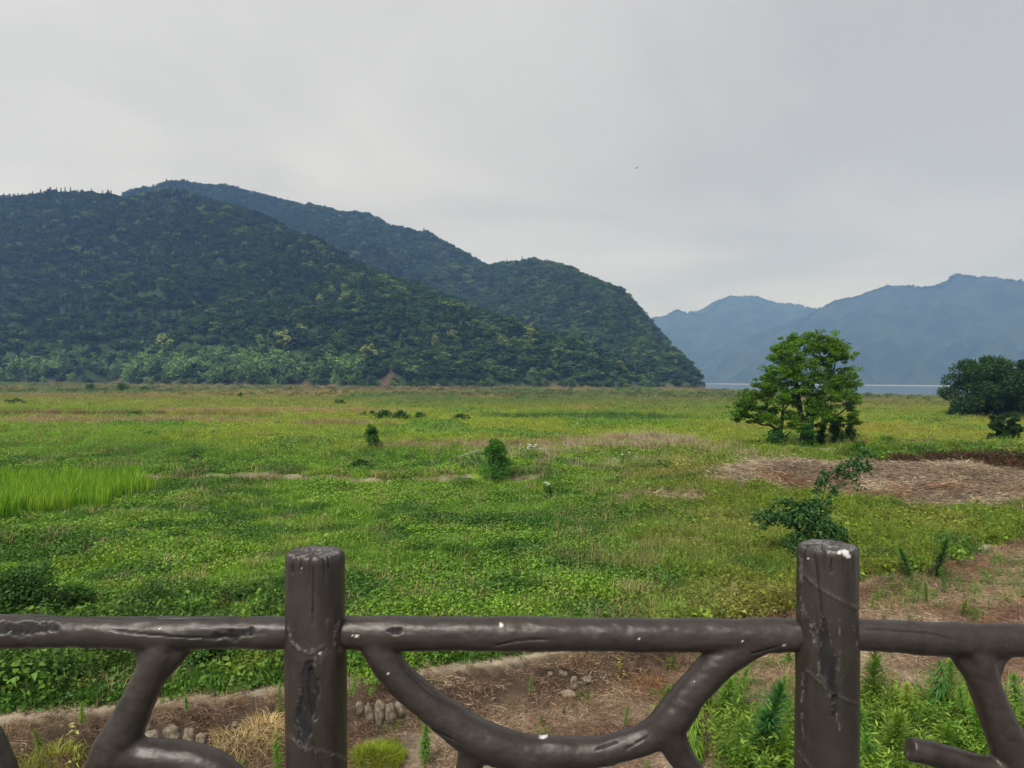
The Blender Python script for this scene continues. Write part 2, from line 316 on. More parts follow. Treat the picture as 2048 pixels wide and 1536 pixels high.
# hills as height fields from ridge lines
def ridge(pts, foot, slope, drop=8.5):
    out = []
    for px, py in pts:
        k = ray(px, py)[2] / ray(px, py)[1]
        f = np.interp(px, foot[0], foot[1]); Yr = (f + 5 / slope) / (1 - k / slope)
        p = at(px, py, Yr); p[2] -= drop; out.append(p)
    return np.array(out)
def field(x, y, ridges, slope, seed, rnd=18.0):
    h = np.full(x.shape, -60.0)
    wob = 1 + .32 * (fbm(x / 90, y / 90, seed, 3) - .5) * 2
    for Rd in ridges:
        for a, b in zip(Rd[:-1], Rd[1:]):
            ab = (b - a)[:2]; t = np.clip(((x - a[0]) * ab[0] + (y - a[1]) * ab[1]) / (ab @ ab), 0, 1)
            dd = np.hypot(x - a[0] - t * ab[0], y - a[1] - t * ab[1]) * wob
            h = np.maximum(h, a[2] + t * (b[2] - a[2]) - slope * (np.sqrt(dd * dd + rnd ** 2) - rnd))
    return h + (9 * (fbm(x / 34, y / 34, seed + 9, 3) - .5) + 16 * (fbm(x / 75 + 3, y / 110, seed + 19, 3) - .5)) * ss(0, 60, h)
M_MOUNT = colmat('mountain_soil', bscale=.15, bump=.2); _n, _l = M_MOUNT.node_tree.nodes, M_MOUNT.node_tree.links   # bare drawdown strip just above the water
_g = _n.new('ShaderNodeNewGeometry'); _s = _n.new('ShaderNodeSeparateXYZ'); _l.new(_g.outputs['Position'], _s.inputs[0]); _m = _n.new('ShaderNodeMapRange'); _l.new(_s.outputs[2], _m.inputs['Value'])
_m.inputs['From Min'].default_value = 2.6; _m.inputs['From Max'].default_value = 1.0; _p = next(q for q in _n if q.type == 'BSDF_PRINCIPLED'); _o = _p.inputs['Base Color'].links[0].from_socket; _x = _n.new('ShaderNodeMix'); _x.data_type = 'RGBA'
_l.new(_m.outputs[0], _x.inputs[0]); _l.new(_o, _x.inputs[6]); _x.inputs[7].default_value = (.26, .24, .21, 1); _l.new(_x.outputs[2], _p.inputs['Base Color'])
def hillmesh(name, x0, x1, y0, y1, s, fn, colfn):
    xs = np.arange(x0, x1, s); ys = np.arange(y0, y1, s); X, Y = np.meshgrid(xs, ys); x = X.ravel(); y = Y.ravel(); z = fn(x, y)
    nc = len(xs); ii = (np.arange(len(ys) - 1)[:, None] * nc + np.arange(nc - 1)[None, :]).ravel()
    q = np.stack([ii, ii + 1, ii + nc + 1, ii + nc], 1); q = q[z[q].max(1) > -3.0]
    zz = np.maximum(z, -3.0)
    used = np.unique(q); mp = np.full(len(x), -1); mp[used] = np.arange(len(used)); q = mp[q]
    V = np.stack([x, y, zz], 1)[used]
    return link(name, make_mesh(name, V, q, None, {'col': colfn(V[:, 0], V[:, 1], V[:, 2])}, M_MOUNT if name == 'mountain' else M_HILL, True), kind='structure')
foot1 = ([-600, 0, 400, 700, 1000, 1250, 1300], [760, 700, 650, 590, 540, 555, 560])
R1 = ridge([(-560, 500), (-250, 440), (-100, 415), (0, 402), (60, 397), (120, 384), (180, 384), (250, 402), (295, 390), (345, 377), (400, 386), (450, 401), (520, 428), (620, 472), (700, 512), (760, 540), (820, 565), (920, 598), (1020, 634), (1120, 664), (1180, 700), (1230, 735), (1262, 768)], foot1, .70)
foot2 = ([200, 700, 1000, 1200, 1330, 1412], [1020, 1080, 1020, 790, 650, 640])
R2 = ridge([(200, 400), (300, 378), (370, 364), (450, 374), (600, 405), (730, 427), (760, 447), (850, 464), (905, 497), (940, 527), (970, 537), (1000, 531), (1065, 518), (1110, 533), (1180, 560), (1230, 592), (1265, 630), (1285, 650), (1330, 680), (1370, 725), (1398, 762), (1408, 775)], foot2, .68)
def spur(px, py, Ya, px2, py2, Yb, n=5):
    a = at(px, py, Ya); b = at(px2, py2, Yb); a[2] -= 12
    t = np.linspace(0, 1, n)[:, None]; return a + (b - a) * t
hills_a = [R1]; hills_b = [R2, spur(1065, 522, 1270, 1190, 690, 820), spur(850, 468, 1500, 960, 600, 1150), spur(600, 409, 1600, 740, 500, 1300)]
spA = [spur(150, 386, 1020, 60, 700, 760), spur(400, 388, 1000, 330, 700, 700), spur(720, 534, 760, 640, 720, 610), spur(920, 600, 660, 860, 740, 560)]
scar = at(792, 748, 575)
def hA(x, y): return field(x, y, [R1] + spA, .70, 3)
def hB(x, y): return field(x, y, hills_b, .68, 5) - .75 * np.maximum(x - .212 * y, 0) - .55 * np.maximum(x - .14 * y, 0) * ss(700, 880, y)
def hcol(x, y, z):
    c = np.tile(C(.030, .052, .018), (len(x), 1)); e = ss(1.6, .2, z + 3 * (fbm(x / 14, y / 14, 91, 3) - .5)); c = mixc(c, C(.15, .105, .075), e)
    return mixc(c, C(.10, .062, .045), ss(10, 4, np.hypot((x - scar[0]) * 1.2, (z - 6)) + 7 * (fbm(x / 5, z / 5, 93, 2) - .5)) * (y < 640))
hillmesh('hill', -1150, 260, 500, 1250, 7, hA, hcol); hillmesh('hill', -1350, 300, 560, 2350, 9, hB, hcol)
foot3 = ([1200, 1415, 1650, 1900, 2048, 2600], [3700, 3500, 2900, 2500, 2350, 2250])
R3a = ridge([(1150, 640), (1240, 640), (1280, 638), (1330, 630), (1355, 619), (1385, 628), (1412, 627), (1440, 602), (1462, 591), (1510, 592), (1535, 602), (1580, 606), (1640, 616), (1700, 640), (1760, 680)], ([1200, 1800], [3700, 3450]), .5, 6)
R3b = ridge([(1560, 700), (1600, 655), (1640, 617), (1680, 598), (1710, 594), (1745, 581), (1780, 570), (1830, 572), (1870, 576), (1895, 561), (1918, 548), (1950, 555), (1990, 553), (2048, 560), (2150, 575), (2300, 560), (2500, 600), (2700, 640)], foot3, .5, 6)
def hC(x, y): return field(x, y, [R3a, spur(1500, 595, 4400, 1450, 740, 3700)], .5, 7, 14) + 10 * (fbm(x / 25, y / 25, 77, 2) - .5)
def hD(x, y): return field(x, y, [R3b, spur(1780, 575, 3500, 1700, 730, 2900), spur(1918, 552, 3450, 1900, 720, 2750), spur(2060, 565, 3200, 2080, 700, 2600)], .5, 13, 14) + 10 * (fbm(x / 25, y / 25, 78, 2) - .5)
def mcol(x, y, z):
    c = mixc(np.tile(C(.020, .034, .014), (len(x), 1)), C(.032, .050, .018), ss(.45, .6, fbm(x / 60, y / 60, 92, 4)))
    return c
def shoref(fn): return lambda x, y: (lambda h: np.where(h < 4, h * .25, h - 3))(fn(x, y))
hillmesh('mountain', 250, 3400, 3200, 5300, 20, hC, mcol); hillmesh('mountain', 800, 4300, 2250, 4500, 20, hD, mcol)

# ------------------------------------------------------------------ scattering of uncountable growth
def scatter(name, P, rot, scl, idx, tint, variants, kind='stuff', label=None):
    src = bpy.data.collections.new(name + '_source')
    for i, v in enumerate(variants):
        o = bpy.data.objects.new(f'{name}_kind_{i:02d}', v); src.objects.link(o)
    me = bpy.data.meshes.new(name); me.vertices.add(len(P)); me.vertices.foreach_set('co', np.asarray(P, np.float32).ravel())
    for k, t, arr, f in (('turn', 'FLOAT_VECTOR', rot, 'vector'), ('size', 'FLOAT_VECTOR', scl, 'vector'), ('tint', 'FLOAT_VECTOR', tint, 'vector')):
        a = me.attributes.new(k, t, 'POINT'); a.data.foreach_set(f, np.asarray(arr, np.float32).ravel())
    a = me.attributes.new('pick', 'INT', 'POINT'); a.data.foreach_set('value', np.asarray(idx, np.int32))
    o = link(name, me, kind=kind, label=label)
    ng = bpy.data.node_groups.new(name, 'GeometryNodeTree')
    ng.interface.new_socket('Geometry', in_out='INPUT', socket_type='NodeSocketGeometry'); ng.interface.new_socket('Geometry', in_out='OUTPUT', socket_type='NodeSocketGeometry')
    N, Lk = ng.nodes, ng.links; gi = N.new('NodeGroupInput'); go = N.new('NodeGroupOutput'); ip = N.new('GeometryNodeInstanceOnPoints'); ci = N.new('GeometryNodeCollectionInfo')
    ci.inputs['Collection'].default_value = src; ci.inputs['Separate Children'].default_value = True; ci.inputs['Reset Children'].default_value = True
    def na(nm, t):
        q = N.new('GeometryNodeInputNamedAttribute'); q.data_type = t; q.inputs['Name'].default_value = nm; return q.outputs['Attribute']
    Lk.new(gi.outputs[0], ip.inputs['Points']); Lk.new(ci.outputs[0], ip.inputs['Instance']); ip.inputs['Pick Instance'].default_value = True
    Lk.new(na('pick', 'INT'), ip.inputs['Instance Index']); Lk.new(na('turn', 'FLOAT_VECTOR'), ip.inputs['Rotation']); Lk.new(na('size', 'FLOAT_VECTOR'), ip.inputs['Scale'])
    Lk.new(ip.outputs[0], go.inputs[0]); md = o.modifiers.new('growth', 'NODES'); md.node_group = ng
    return o
def s3(s): return np.repeat(np.asarray(s)[:, None], 3, 1)

# forest tree meshes, about one unit = one metre, ten metres tall
def crown_cards(mb, blobs, n, size, upb=.35, flat=.8):
    for (bx, by, bz, br) in blobs:
        v = rdir(n, .15); P = np.array([bx, by, bz]) + v * br * rng.uniform(.75, 1.08, (n, 1)) * [1, 1, flat]
        N = unit(v + rng.normal(size=(n, 3)) * .45 + [0, 0, upb]); A = unit(np.cross(N, rdir(n)))
        L = size * rng.uniform(.6, 1.3, n); mb.leaves(P - A * L[:, None] * .5, A, N, L, L * .8, np.clip(rng.normal(.5, .2, n) + rng.normal(0, .1), 0, 1))
def tree_round(k):
    mb = MB(); r0 = rng.uniform(2.8, 3.6); bl = []
    for i in range(11):
        a = rng.uniform(0, 6.28); q = rng.uniform(.1, 1) * r0; h = 6.8 - q * rng.uniform(.35, .9) + rng.uniform(-1.5, .8); bl.append((math.cos(a) * q, math.sin(a) * q, h, rng.uniform(1.0, 1.8)))
    for i in range(4): bl.append((rng.uniform(-2, 2), rng.uniform(-2, 2), rng.uniform(2, 4), 1.6))
    crown_cards(mb, bl, 34, 1.0); mb.tube([(0, 0, -1), (0, 0, 5)], [.25, .12], 5); return mb.mesh('round_tree', M_FAR)
def tree_conifer(k):
    mb = MB(); H = 11; n = 260; t = rng.uniform(0, 1, n) ** .8; z = 1.5 + t * (H - 1.5); r = (1 - t) ** .8 * 1.9 * (.8 + .3 * np.sin(t * 38)) + .12
    a = rng.uniform(0, 6.28, n); rr = r * rng.uniform(.3, 1, n); P = np.stack([np.cos(a) * rr, np.sin(a) * rr, z], 1); A = unit(np.stack([np.cos(a), np.sin(a), np.full(n, -.25)], 1)); N = rdir(n, .7)
    mb.leaves(P - A * .3, A, N, rng.uniform(.7, 1.3, n) * (1.1 - .5 * t), .55, np.clip(rng.normal(.4, .2, n), 0, 1)); mb.tube([(0, 0, -1), (0, 0, H)], [.2, .03], 5); return mb.mesh('conifer', M_FAR)
def tree_bamboo(k):
    mb = MB()
    for i in range(7):
        a = rng.uniform(0, 6.28); b = np.array([rng.uniform(-1.6, 1.6), rng.uniform(-1.6, 1.6), -1]); h = rng.uniform(6, 9.5); D = np.array([math.cos(a), math.sin(a), 0]); n = 70; t = rng.uniform(.25, 1, n)
        P = b + np.outer(t * h, [0, 0, 1]) + np.outer(t ** 3 * h * .25, D) + rng.normal(size=(n, 3)) * .38; A = unit(rng.normal(size=(n, 3)) + [0, 0, -.6] + D * .5); mb.leaves(P, A, rdir(n, .4), rng.uniform(.7, 1.4, n), .5, np.clip(rng.normal(.6, .2, n), 0, 1))
    return mb.mesh('bamboo', M_FAR)
FT = [tree_round(i) for i in range(5)] + [tree_conifer(i) for i in range(3)] + [tree_bamboo(i) for i in range(3)]

# horizon culling so that only slopes a viewer near the railing can see are planted
def visible(x, y, z, tops, margin=16):
    az = np.arctan2(x, y); r = np.hypot(x, y); el = (z - 5) / r
    A = np.clip(((az + .85) / 1.7 * 700).astype(int), 0, 699); B = np.clip((r / 12).astype(int), 0, 499)
    g = np.full((700, 500), -1.0); np.maximum.at(g, (A, B), el)
    for k in range(1, 3): g[k:] = np.maximum(g[k:], g[:-k] - .004); g[:-k] = np.maximum(g[:-k], g[k:] - .004)
    g = np.maximum.accumulate(g, 1)
    return (z + tops - 5) / r > g[A, np.maximum(B - 3, 0)] - .002
cand = []
for s, (fn, x0, x1, y0, y1) in enumerate(((hA, -1100, 200, 520, 1230), (hB, -1250, 290, 570, 2150))):
    X, Y = np.meshgrid(np.arange(x0, x1, 5.8), np.arange(y0, y1, 6.2)); x = X.ravel() + rng.uniform(-3, 3, X.size); y = Y.ravel() + rng.uniform(-3.2, 3.2, X.size); z = fn(x, y)
    k = (z > .5) & (np.abs(x) < y * .80); cand.append(np.stack([x[k], y[k], z[k], np.full(k.sum(), s)], 1))
cand = np.concatenate(cand); other = np.where(cand[:, 3] == 0, hB(cand[:, 0], cand[:, 1]), hA(cand[:, 0], cand[:, 1])); cand = cand[cand[:, 2] >= other]
cand = cand[visible(cand[:, 0], cand[:, 1], cand[:, 2], 14)]
x, y, z, other_k = cand[:, 0], cand[:, 1], cand[:, 2], cand[:, 3]
keep = ~((np.hypot((x - scar[0]) * 1.3, z - 7) < 7) & (y < 640)); x, y, z, other_k = x[keep], y[keep], z[keep], other_k[keep]
u = rng.uniform(size=len(x)); px = 1024 + F_PX * x / y
nn_ = fbm(x / 70, y / 70, 101, 3); low = ss(34, 12, z + 18 * (fbm(x / 30, y / 30, 102, 2) - .5))
con = .30 * ss(.44, .60, nn_) * (1 - low) + .05 * (1 - low); con = (con * ss(1150, 700, px) + .08 * (px > 1000)) * np.where(other_k == 1, .35, 1)
bam = low * ss(820, 500, px) * .65
idx = np.where(u < bam, 8 + rng.integers(0, 3, len(x)), np.where(u < bam + con, 5 + rng.integers(0, 3, len(x)), rng.integers(0, 5, len(x))))
dk = C(.026, .055, .020); md_ = C(.055, .105, .030); lt = C(.150, .215, .055); bl_ = C(.105, .185, .065)
t = rng.uniform(size=len(x)) ** 1.3; md2 = mixc(np.tile(md_, (len(x), 1)), md_ * 1.45, ss(600, 1100, px)); tint = np.tile(dk, (len(x), 1)) * (1 - t[:, None]) + md2 * t[:, None]; tint = mixc(tint, lt, (rng.uniform(size=len(x)) < .035 + .08 * low + .18 * ss(.56, .66, fbm(x / 40, y / 40, 104, 2))) * rng.uniform(.4, 1, len(x)))
tint = np.where((idx >= 8)[:, None], bl_ * rng.uniform(.7, 1.7, (len(x), 1)), tint); tint = np.where(((idx >= 5) & (idx < 8))[:, None], dk * rng.uniform(.65, 1.2, (len(x), 1)), tint)
sz = rng.uniform(.62, 1.2, len(x)) * np.where(z < 4, .65, 1) * (1 - .2 * (px > 1300)); sz = np.where(idx >= 8, sz * 1.3, sz); wd = np.where((idx >= 5) & (idx < 8), rng.uniform(1.0, 1.5, len(x)), rng.uniform(1.2, 2.15, len(x))); scl = np.stack([sz * wd, sz * wd * rng.uniform(.85, 1.15, len(x)), sz], 1)
far_ = (y > 1050) & (other_k == 1); sz = np.where(far_, sz * 1.25, sz); scl = np.where(far_[:, None], scl * 1.25, scl); kk = ~(far_ & (rng.uniform(size=len(x)) < .3)); x, y, z, idx, tint, scl = x[kk], y[kk], z[kk], idx[kk], tint[kk], scl[kk]
rot = np.zeros((len(x), 3)); rot[:, 2] = rng.uniform(0, 6.28, len(x))
print('forest', len(x), 't0', T0)
scatter('forest', np.stack([x, y, z - .6], 1), rot, scl, idx, tint, FT)
# sparser woods on the far mountains
cand = []
for fn, x0, x1, y0, y1 in ((hC, 500, 2700, 3700, 5500), (hD, 900, 3900, 2300, 4400)):
    X, Y = np.meshgrid(np.arange(x0, x1, 21.0), np.arange(y0, y1, 21.0)); x = X.ravel() + rng.uniform(-7, 7, X.size); y = Y.ravel() + rng.uniform(-7, 7, X.size); z = fn(x, y); k = (z > 9) & (x < y * .8); cand.append(np.stack([x[k], y[k], z[k]], 1))
for Rd, fn in ((R3a, hC), (R3b, hD)):
    Q = catmull(Rd, 900); x = Q[:, 0] + rng.normal(0, 9, 900); y = Q[:, 1] + rng.normal(0, 12, 900); cand.append(np.stack([x, y, fn(x, y)], 1))
cand = np.concatenate(cand[2:]); x, y, z = cand.T
sz = rng.uniform(.8, 1.5, len(x)); rot = np.zeros((len(x), 3)); rot[:, 2] = rng.uniform(0, 6.28, len(x))
print('far forest', len(x))
scatter('far_forest', np.stack([x, y, z - 3], 1), rot, s3(sz), rng.integers(0, 5, len(x)), mixc(np.tile(dk, (len(x), 1)), md_ * 1.2, rng.uniform(size=len(x))), FT[:5])

# ------------------------------------------------------------------ low growth of the field
def vine_patch(n=84, r=.36, L=.065, h=.2, heart=False):
    mb = MB(); a = rng.uniform(0, 6.28, n); q = r * np.sqrt(rng.uniform(size=n)); P = np.stack([np.cos(a) * q, np.sin(a) * q, .02 + h * rng.uniform(.15, 1, n) * (1 - (q / r) ** 2 * .5)], 1)
    A = unit(np.concatenate([rng.normal(size=(n, 2)), rng.normal(0, .35, (n, 1)) - .2], 1)); mb.leaves(P, A, rdir(n, .62), L * rng.uniform(.6, 1.35, n), L * rng.uniform(.6, 1.0, n), rng.uniform(size=n), .1, heart)
    return mb.mesh('vine_patch', M_LEAF)
def grass_patch(n=76, r=.3, h=.25, w=.011, bend=.5, mat=None, heads=0):
    mb = MB(); a = rng.uniform(0, 6.28, n); q = r * np.sqrt(rng.uniform(size=n)); P = np.stack([np.cos(a) * q, np.sin(a) * q, np.full(n, -.02)], 1); b = rng.uniform(0, 6.28, n)
    mb.blades(P, np.stack([np.cos(b), np.sin(b)], 1), h * rng.uniform(.45, 1.25, n), w * rng.uniform(.6, 1.4, n), bend * rng.uniform(.2, 1.6, n), rng.uniform(size=n)); return mb.mesh('grass_patch', mat or M_GRASS)
def litter_patch(n=70, r=.4, L=.22, w=.008, lift=.12):
    mb = MB(); P = np.concatenate([rng.uniform(-r, r, (n, 2)), rng.uniform(0, lift, (n, 1))], 1); A = unit(np.concatenate([rng.normal(size=(n, 2)), rng.normal(0, .16, (n, 1))], 1))
    mb.leaves(P, A, rdir(n, .6), L * rng.uniform(.4, 1.6, n), w * rng.uniform(.6, 1.5, n), rng.uniform(size=n), .03); return mb.mesh('litter_patch', M_DRY)
def weed_patch(ns=9, h=.4, L=.085, W=.024, r=.26):
    mb = MB()
    for i in range(ns):
        b = np.array([*rng.uniform(-r, r, 2), 0]); H = h * rng.uniform(.6, 1.2); n = 16; t = np.linspace(.12, 1, n); lean = rng.normal(0, .12, 2)
        P = b + np.stack([t * lean[0] * H, t * lean[1] * H, t * H], 1); a = rng.uniform(0, 6.28, n); A = unit(np.stack([np.cos(a), np.sin(a), rng.uniform(-.1, .7, n)], 1))
        mb.leaves(P, A, np.tile([0, 0, 1.0], (n, 1)) + rng.normal(0, .3, (n, 3)), L * rng.uniform(.7, 1.2, n), W, rng.uniform(size=n), -.05); mb.blades(b[None], lean[None] * .01 + [[1, 0]], np.array([H]), np.array([.008]), np.array([0.02]), np.array([.3]))
    return mb.mesh('weed_patch', M_LEAF)
GV = ([vine_patch() for _ in range(4)] + [grass_patch() for _ in range(4)] + [grass_patch(45, .35, .42, .008, .7, M_DRY) for _ in range(3)] + [litter_patch() for _ in range(3)] + [weed_patch() for _ in range(3)]
      + [vine_patch(60, .4, .105, .34, True) for _ in range(3)] + [grass_patch(60, .3, .55, .009, .5) for _ in range(2)])
# 0-3 vine, 4-7 grass, 8-10 dry grass, 11-13 litter, 14-16 weeds, 17-19 broad vine, 20-21 long grass
def strew(name, n, yfun, spread=.74, add=2.0, zmax=None, sizef=lambda y: np.ones_like(y), pick=None):
    y = yfun(rng.uniform(size=n)); x = rng.uniform(-1, 1, n) * (y * spread + add)
    k = (shore_d(x, y) < -3); x, y = x[k], y[k]
    h1 = np.maximum(hA(x, y), hB(x, y)) if y.max() > 480 else np.full(len(x), -9.0); k = h1 < 1.5; x, y = x[k], y[k]
    c, dry, soil, right, st, n1, n3 = zone(x, y); d = path_d(x, y); u = rng.uniform(size=len(x)); v = rng.uniform(size=len(x)); idx, tint, keep, sm = pick(x, y, c, dry, soil, right, st, n1, n3, d, u, v)
    s = sizef(y) * rng.uniform(.75, 1.3, len(x)) * sm; rot = np.stack([rng.normal(0, .12, len(x)), rng.normal(0, .12, len(x)), rng.uniform(0, 6.28, len(x))], 1)
    tint = tint * np.exp(rng.normal(0, .13, (len(x), 1))) * np.exp(rng.normal(0, .04, (len(x), 3)))
    P = np.stack([x, y, gz(x, y)], 1)
    print(name, keep.sum()); scatter(name, P[keep], rot[keep], s3(s)[keep], idx[keep], tint[keep], GV)
def pick_near(x, y, c, dry, soil, right, st, n1, n3, d, u, v):
    r4 = rng.integers(0, 3, len(x)); gr = ss(.55, .64, fbm(x * .28, y * .28, 201, 3)) * .7 + .05; gr = np.maximum(gr, ss(3.2, .8, d) * .55)
    idx = np.where(u < gr, 4 + r4, r4); idx = np.where((right > .35) & (v < .75), np.where(u < .45, 14 + r4, np.where(u < .72, 17 + r4, np.where(u < .9, 20 + r4 % 2, idx))), idx)
    c = mixc(c, C(.055, .15, .02), (right > .3) * ss(.56, .64, fbm(x * .6, y * .6, 203, 3)) * .8); c = mixc(c, C(.30, .27, .07), (right > .3) * ss(.55, .63, fbm(x * .4 + 40, y * .4, 205, 3)) * .35)
    tint = c * np.where((idx >= 4) & (idx < 8), 1.12, 1.0)[:, None]; isdry = u < dry * .6 + .01; idx = np.where(isdry, 8 + r4, idx); tint = np.where(isdry[:, None], C(.34, .27, .14) * np.where(v < .3, .7, 1)[:, None], tint)
    return idx, tint, (soil < .35) & (d > 0), np.ones(len(x))
strew('field_growth', 42000, lambda u: 11.5 * (46 / 11.5) ** (u ** .9), pick=pick_near, sizef=lambda y: .95 + .25 * ss(15, 45, y))
def pick_mid(x, y, c, dry, soil, right, st, n1, n3, d, u, v):
    r4 = rng.integers(0, 3, len(x)); idx = np.where(u < .62, 4 + r4, np.where(u < .85, r4, 14 + r4)); dk_ = ss(.60, .72, n1) > u; idx = np.where(dk_, r4, idx); isdry = v < dry * .7
    idx = np.where(isdry, 8 + r4, idx); tint = np.where(isdry[:, None], C(.33, .26, .14) * .9, c * 1.03); return idx, tint, soil < .4, np.where(dk_, 1.25, 1.0)
strew('meadow', 52000, lambda u: 44 * (200 / 44) ** (u ** .8), pick=pick_mid, sizef=lambda y: .95 + y / 120)
def pick_far(x, y, c, dry, soil, right, st, n1, n3, d, u, v):
    r4 = rng.integers(0, 3, len(x)); idx = np.where(u < .6, 4 + r4, 14 + r4); dk_ = (u > .955); idx = np.where(dk_, 17 + r4, idx); tint = np.where(dk_[:, None], C(.05, .09, .03), c)
    return idx, tint, np.ones(len(x), bool), np.where(dk_, 1.4, 1.0) * (1 - .72 * ss(-90, -30, shore_d(x, y)))
strew('far_meadow', 26000, lambda u: 190 * (700 / 190) ** (u ** .8), pick=pick_far, sizef=lambda y: 1.5 + y / 330)

def patchy(name, n, region, variants_idx, tintf, size=(.8, 1.3), lift=0.0, dens=None, tip=.15):
    """growth inside the box region (x0,x1,y0,y1) kept where dens(x,y) > random"""
    x = rng.uniform(region[0], region[1], n); y = rng.uniform(region[2], region[3], n); k = dens(x, y) > rng.uniform(size=n); x, y = x[k], y[k]; m_ = len(x)
    rot = np.stack([rng.normal(0, tip, m_), rng.normal(0, tip, m_), rng.uniform(0, 6.28, m_)], 1)
    return scatter(name, np.stack([x, y, gz(x, y) + lift], 1), rot, s3(rng.uniform(*size, m_)), rng.choice(variants_idx, m_), tintf(x, y, m_) * np.exp(rng.normal(0, .18, (m_, 1))), GV)
# dead litter, dry grass and sprouts on the bare terrace below the path
def soil_d(x, y): return ((path_d(x, y) < -.02) | (path_d(x, y) > 30)) * (.45 + .55 * ss(.42, .55, fbm(x * .9, y * .9, 301, 3)))
def littc(x, y, m_): return mixc(np.tile(C(.24, .15, .10), (m_, 1)), C(.50, .40, .27), rng.uniform(size=m_) * ss(.35, .65, fbm(x * .7, y * .7, 303, 3)))
patchy('dead_litter', 42000, (-10, 19, 8.8, 26), [11, 12, 13], littc, (.35, .8), -.01, soil_d)
patchy('dry_grass', 7000, (-10, 19, 8.8, 26), [8, 9, 10], lambda x, y, m_: littc(x, y, m_) * C(1.05, .95, .75), (.35, .75), -.02, lambda x, y: (path_d(x, y) < 0) * ss(.50, .62, fbm(x * .6, y * .6, 305, 3)) + (path_d(x, y) < 0) * ss(-.6, -.3, path_d(x, y)) * .9)
patchy('root_mat', 14000, (-10, 12, 10, 20), [11, 12, 13, 8], lambda x, y, m_: mixc(np.tile(C(.15, .095, .065), (m_, 1)), C(.38, .28, .18), rng.uniform(size=m_) ** 1.5), (.3, .6), .02, lambda x, y: ss(-.75, -.55, path_d(x, y)) * ss(.06, .0, path_d(x, y)), .6)
patchy('sprouting_weeds', 3200, (-9, 17, 8.8, 24), [14, 15, 16, 5], lambda x, y, m_: np.tile(C(.11, .23, .025), (m_, 1)), (.3, .8), 0, lambda x, y: (path_d(x, y) < 0) * (.07 + .9 * ss(2, 4.5, x) * ss(.44, .56, fbm(x * .5, y * .5, 307, 3))))
patchy('undergrowth', 2600, (2.2, 10, 8.6, 14.2), [14, 15, 16, 14, 20, 5], lambda x, y, m_: mixc(np.tile(C(.10, .22, .03), (m_, 1)), C(.22, .32, .04), rng.uniform(size=m_)), (.6, 1.5), 0, lambda x, y: (path_d(x, y) < -.3) * ss(13.5, 11.0, y) * ss(2.2, 3.6, x) * ss(.42, .56, fbm(x * .8, y * .8, 381, 3)) * .65)
patchy('corner_weeds', 700, (-8.5, -4.5, 8.6, 11.4), [14, 15, 16, 20, 8, 9], lambda x, y, m_: mixc(np.tile(C(.12, .22, .03), (m_, 1)), C(.36, .32, .10), rng.uniform(size=m_)), (.35, .95), 0, lambda x, y: (path_d(x, y) < -.3) * ss(.42, .55, fbm(x * 1.1, y * 1.1, 383, 3)))
patchy('path_edge_grass', 900, (-9, 15, 10, 25), [4, 5, 6, 0, 1], lambda x, y, m_: np.tile(C(.17, .27, .03), (m_, 1)), (.25, .55), 0, lambda x, y: (np.abs(path_d(x, y) - .02) < .13) * ss(.45, .6, fbm(x * .9, y * .9, 309, 2)) + (np.abs(path_d(x, y) - .66) < .14) * .9)
patchy('straw_cover', 19000, (5, 40, 25, 46), [11, 12, 13], lambda x, y, m_: mixc(np.tile(C(.22, .165, .115), (m_, 1)), C(.64, .54, .39), rng.uniform(size=m_) ** 1.2 * (.35 + .65 * ss(.4, .6, fbm(x * .7, y * .9, 351, 3)))) * mixc(np.ones((m_, 3)), C(.85, .66, .55), ss(.64, .70, fbm(x * .35, y * .6, 353, 3))), (.8, 1.9), .02, lambda x, y: ss(.24, .50, straw_w(x, y)))
# broad leaved thicket behind the path at lower left
def thick_d(x, y): return (path_d(x, y) > .6) * (path_d(x, y) < 6.5) * ss(-3.0, -4.6, x + .5 * path_d(x, y) * .3)
patchy('vine_thicket', 3400, (-14, -2, 10.5, 19), [17, 18, 19, 14, 15, 20], lambda x, y, m_: mixc(mixc(np.tile(C(.045, .11, .020), (m_, 1)), C(.15, .26, .035), ss(.38, .62, fbm(x * 1.1, y * 1.1, 371, 3))), C(.26, .30, .05), (rng.uniform(size=m_) < .05) * .5), (.5, 1.0), .10, lambda x, y: thick_d(x, y) * ss(.30, .48, fbm(x * .9, y * .9, 373, 3)))
patchy('thicket_top', 1500, (-14, -3.4, 11.5, 17), [17, 18, 19, 14, 0, 1], lambda x, y, m_: mixc(np.tile(C(.04, .10, .02), (m_, 1)), C(.12, .23, .03), rng.uniform(size=m_)), (.5, .95), .42, lambda x, y: thick_d(x, y) * ss(.46, .58, fbm(x * .7 + 9, y * .7, 375, 3)), .5)
patchy('bank_vine', 500, (-3, 3, 12, 15.6), [17, 18, 19], lambda x, y, m_: np.tile(C(.09, .21, .022), (m_, 1)), (.6, 1.0), .02, lambda x, y: (path_d(x, y) > .62) * (path_d(x, y) < 1.5))
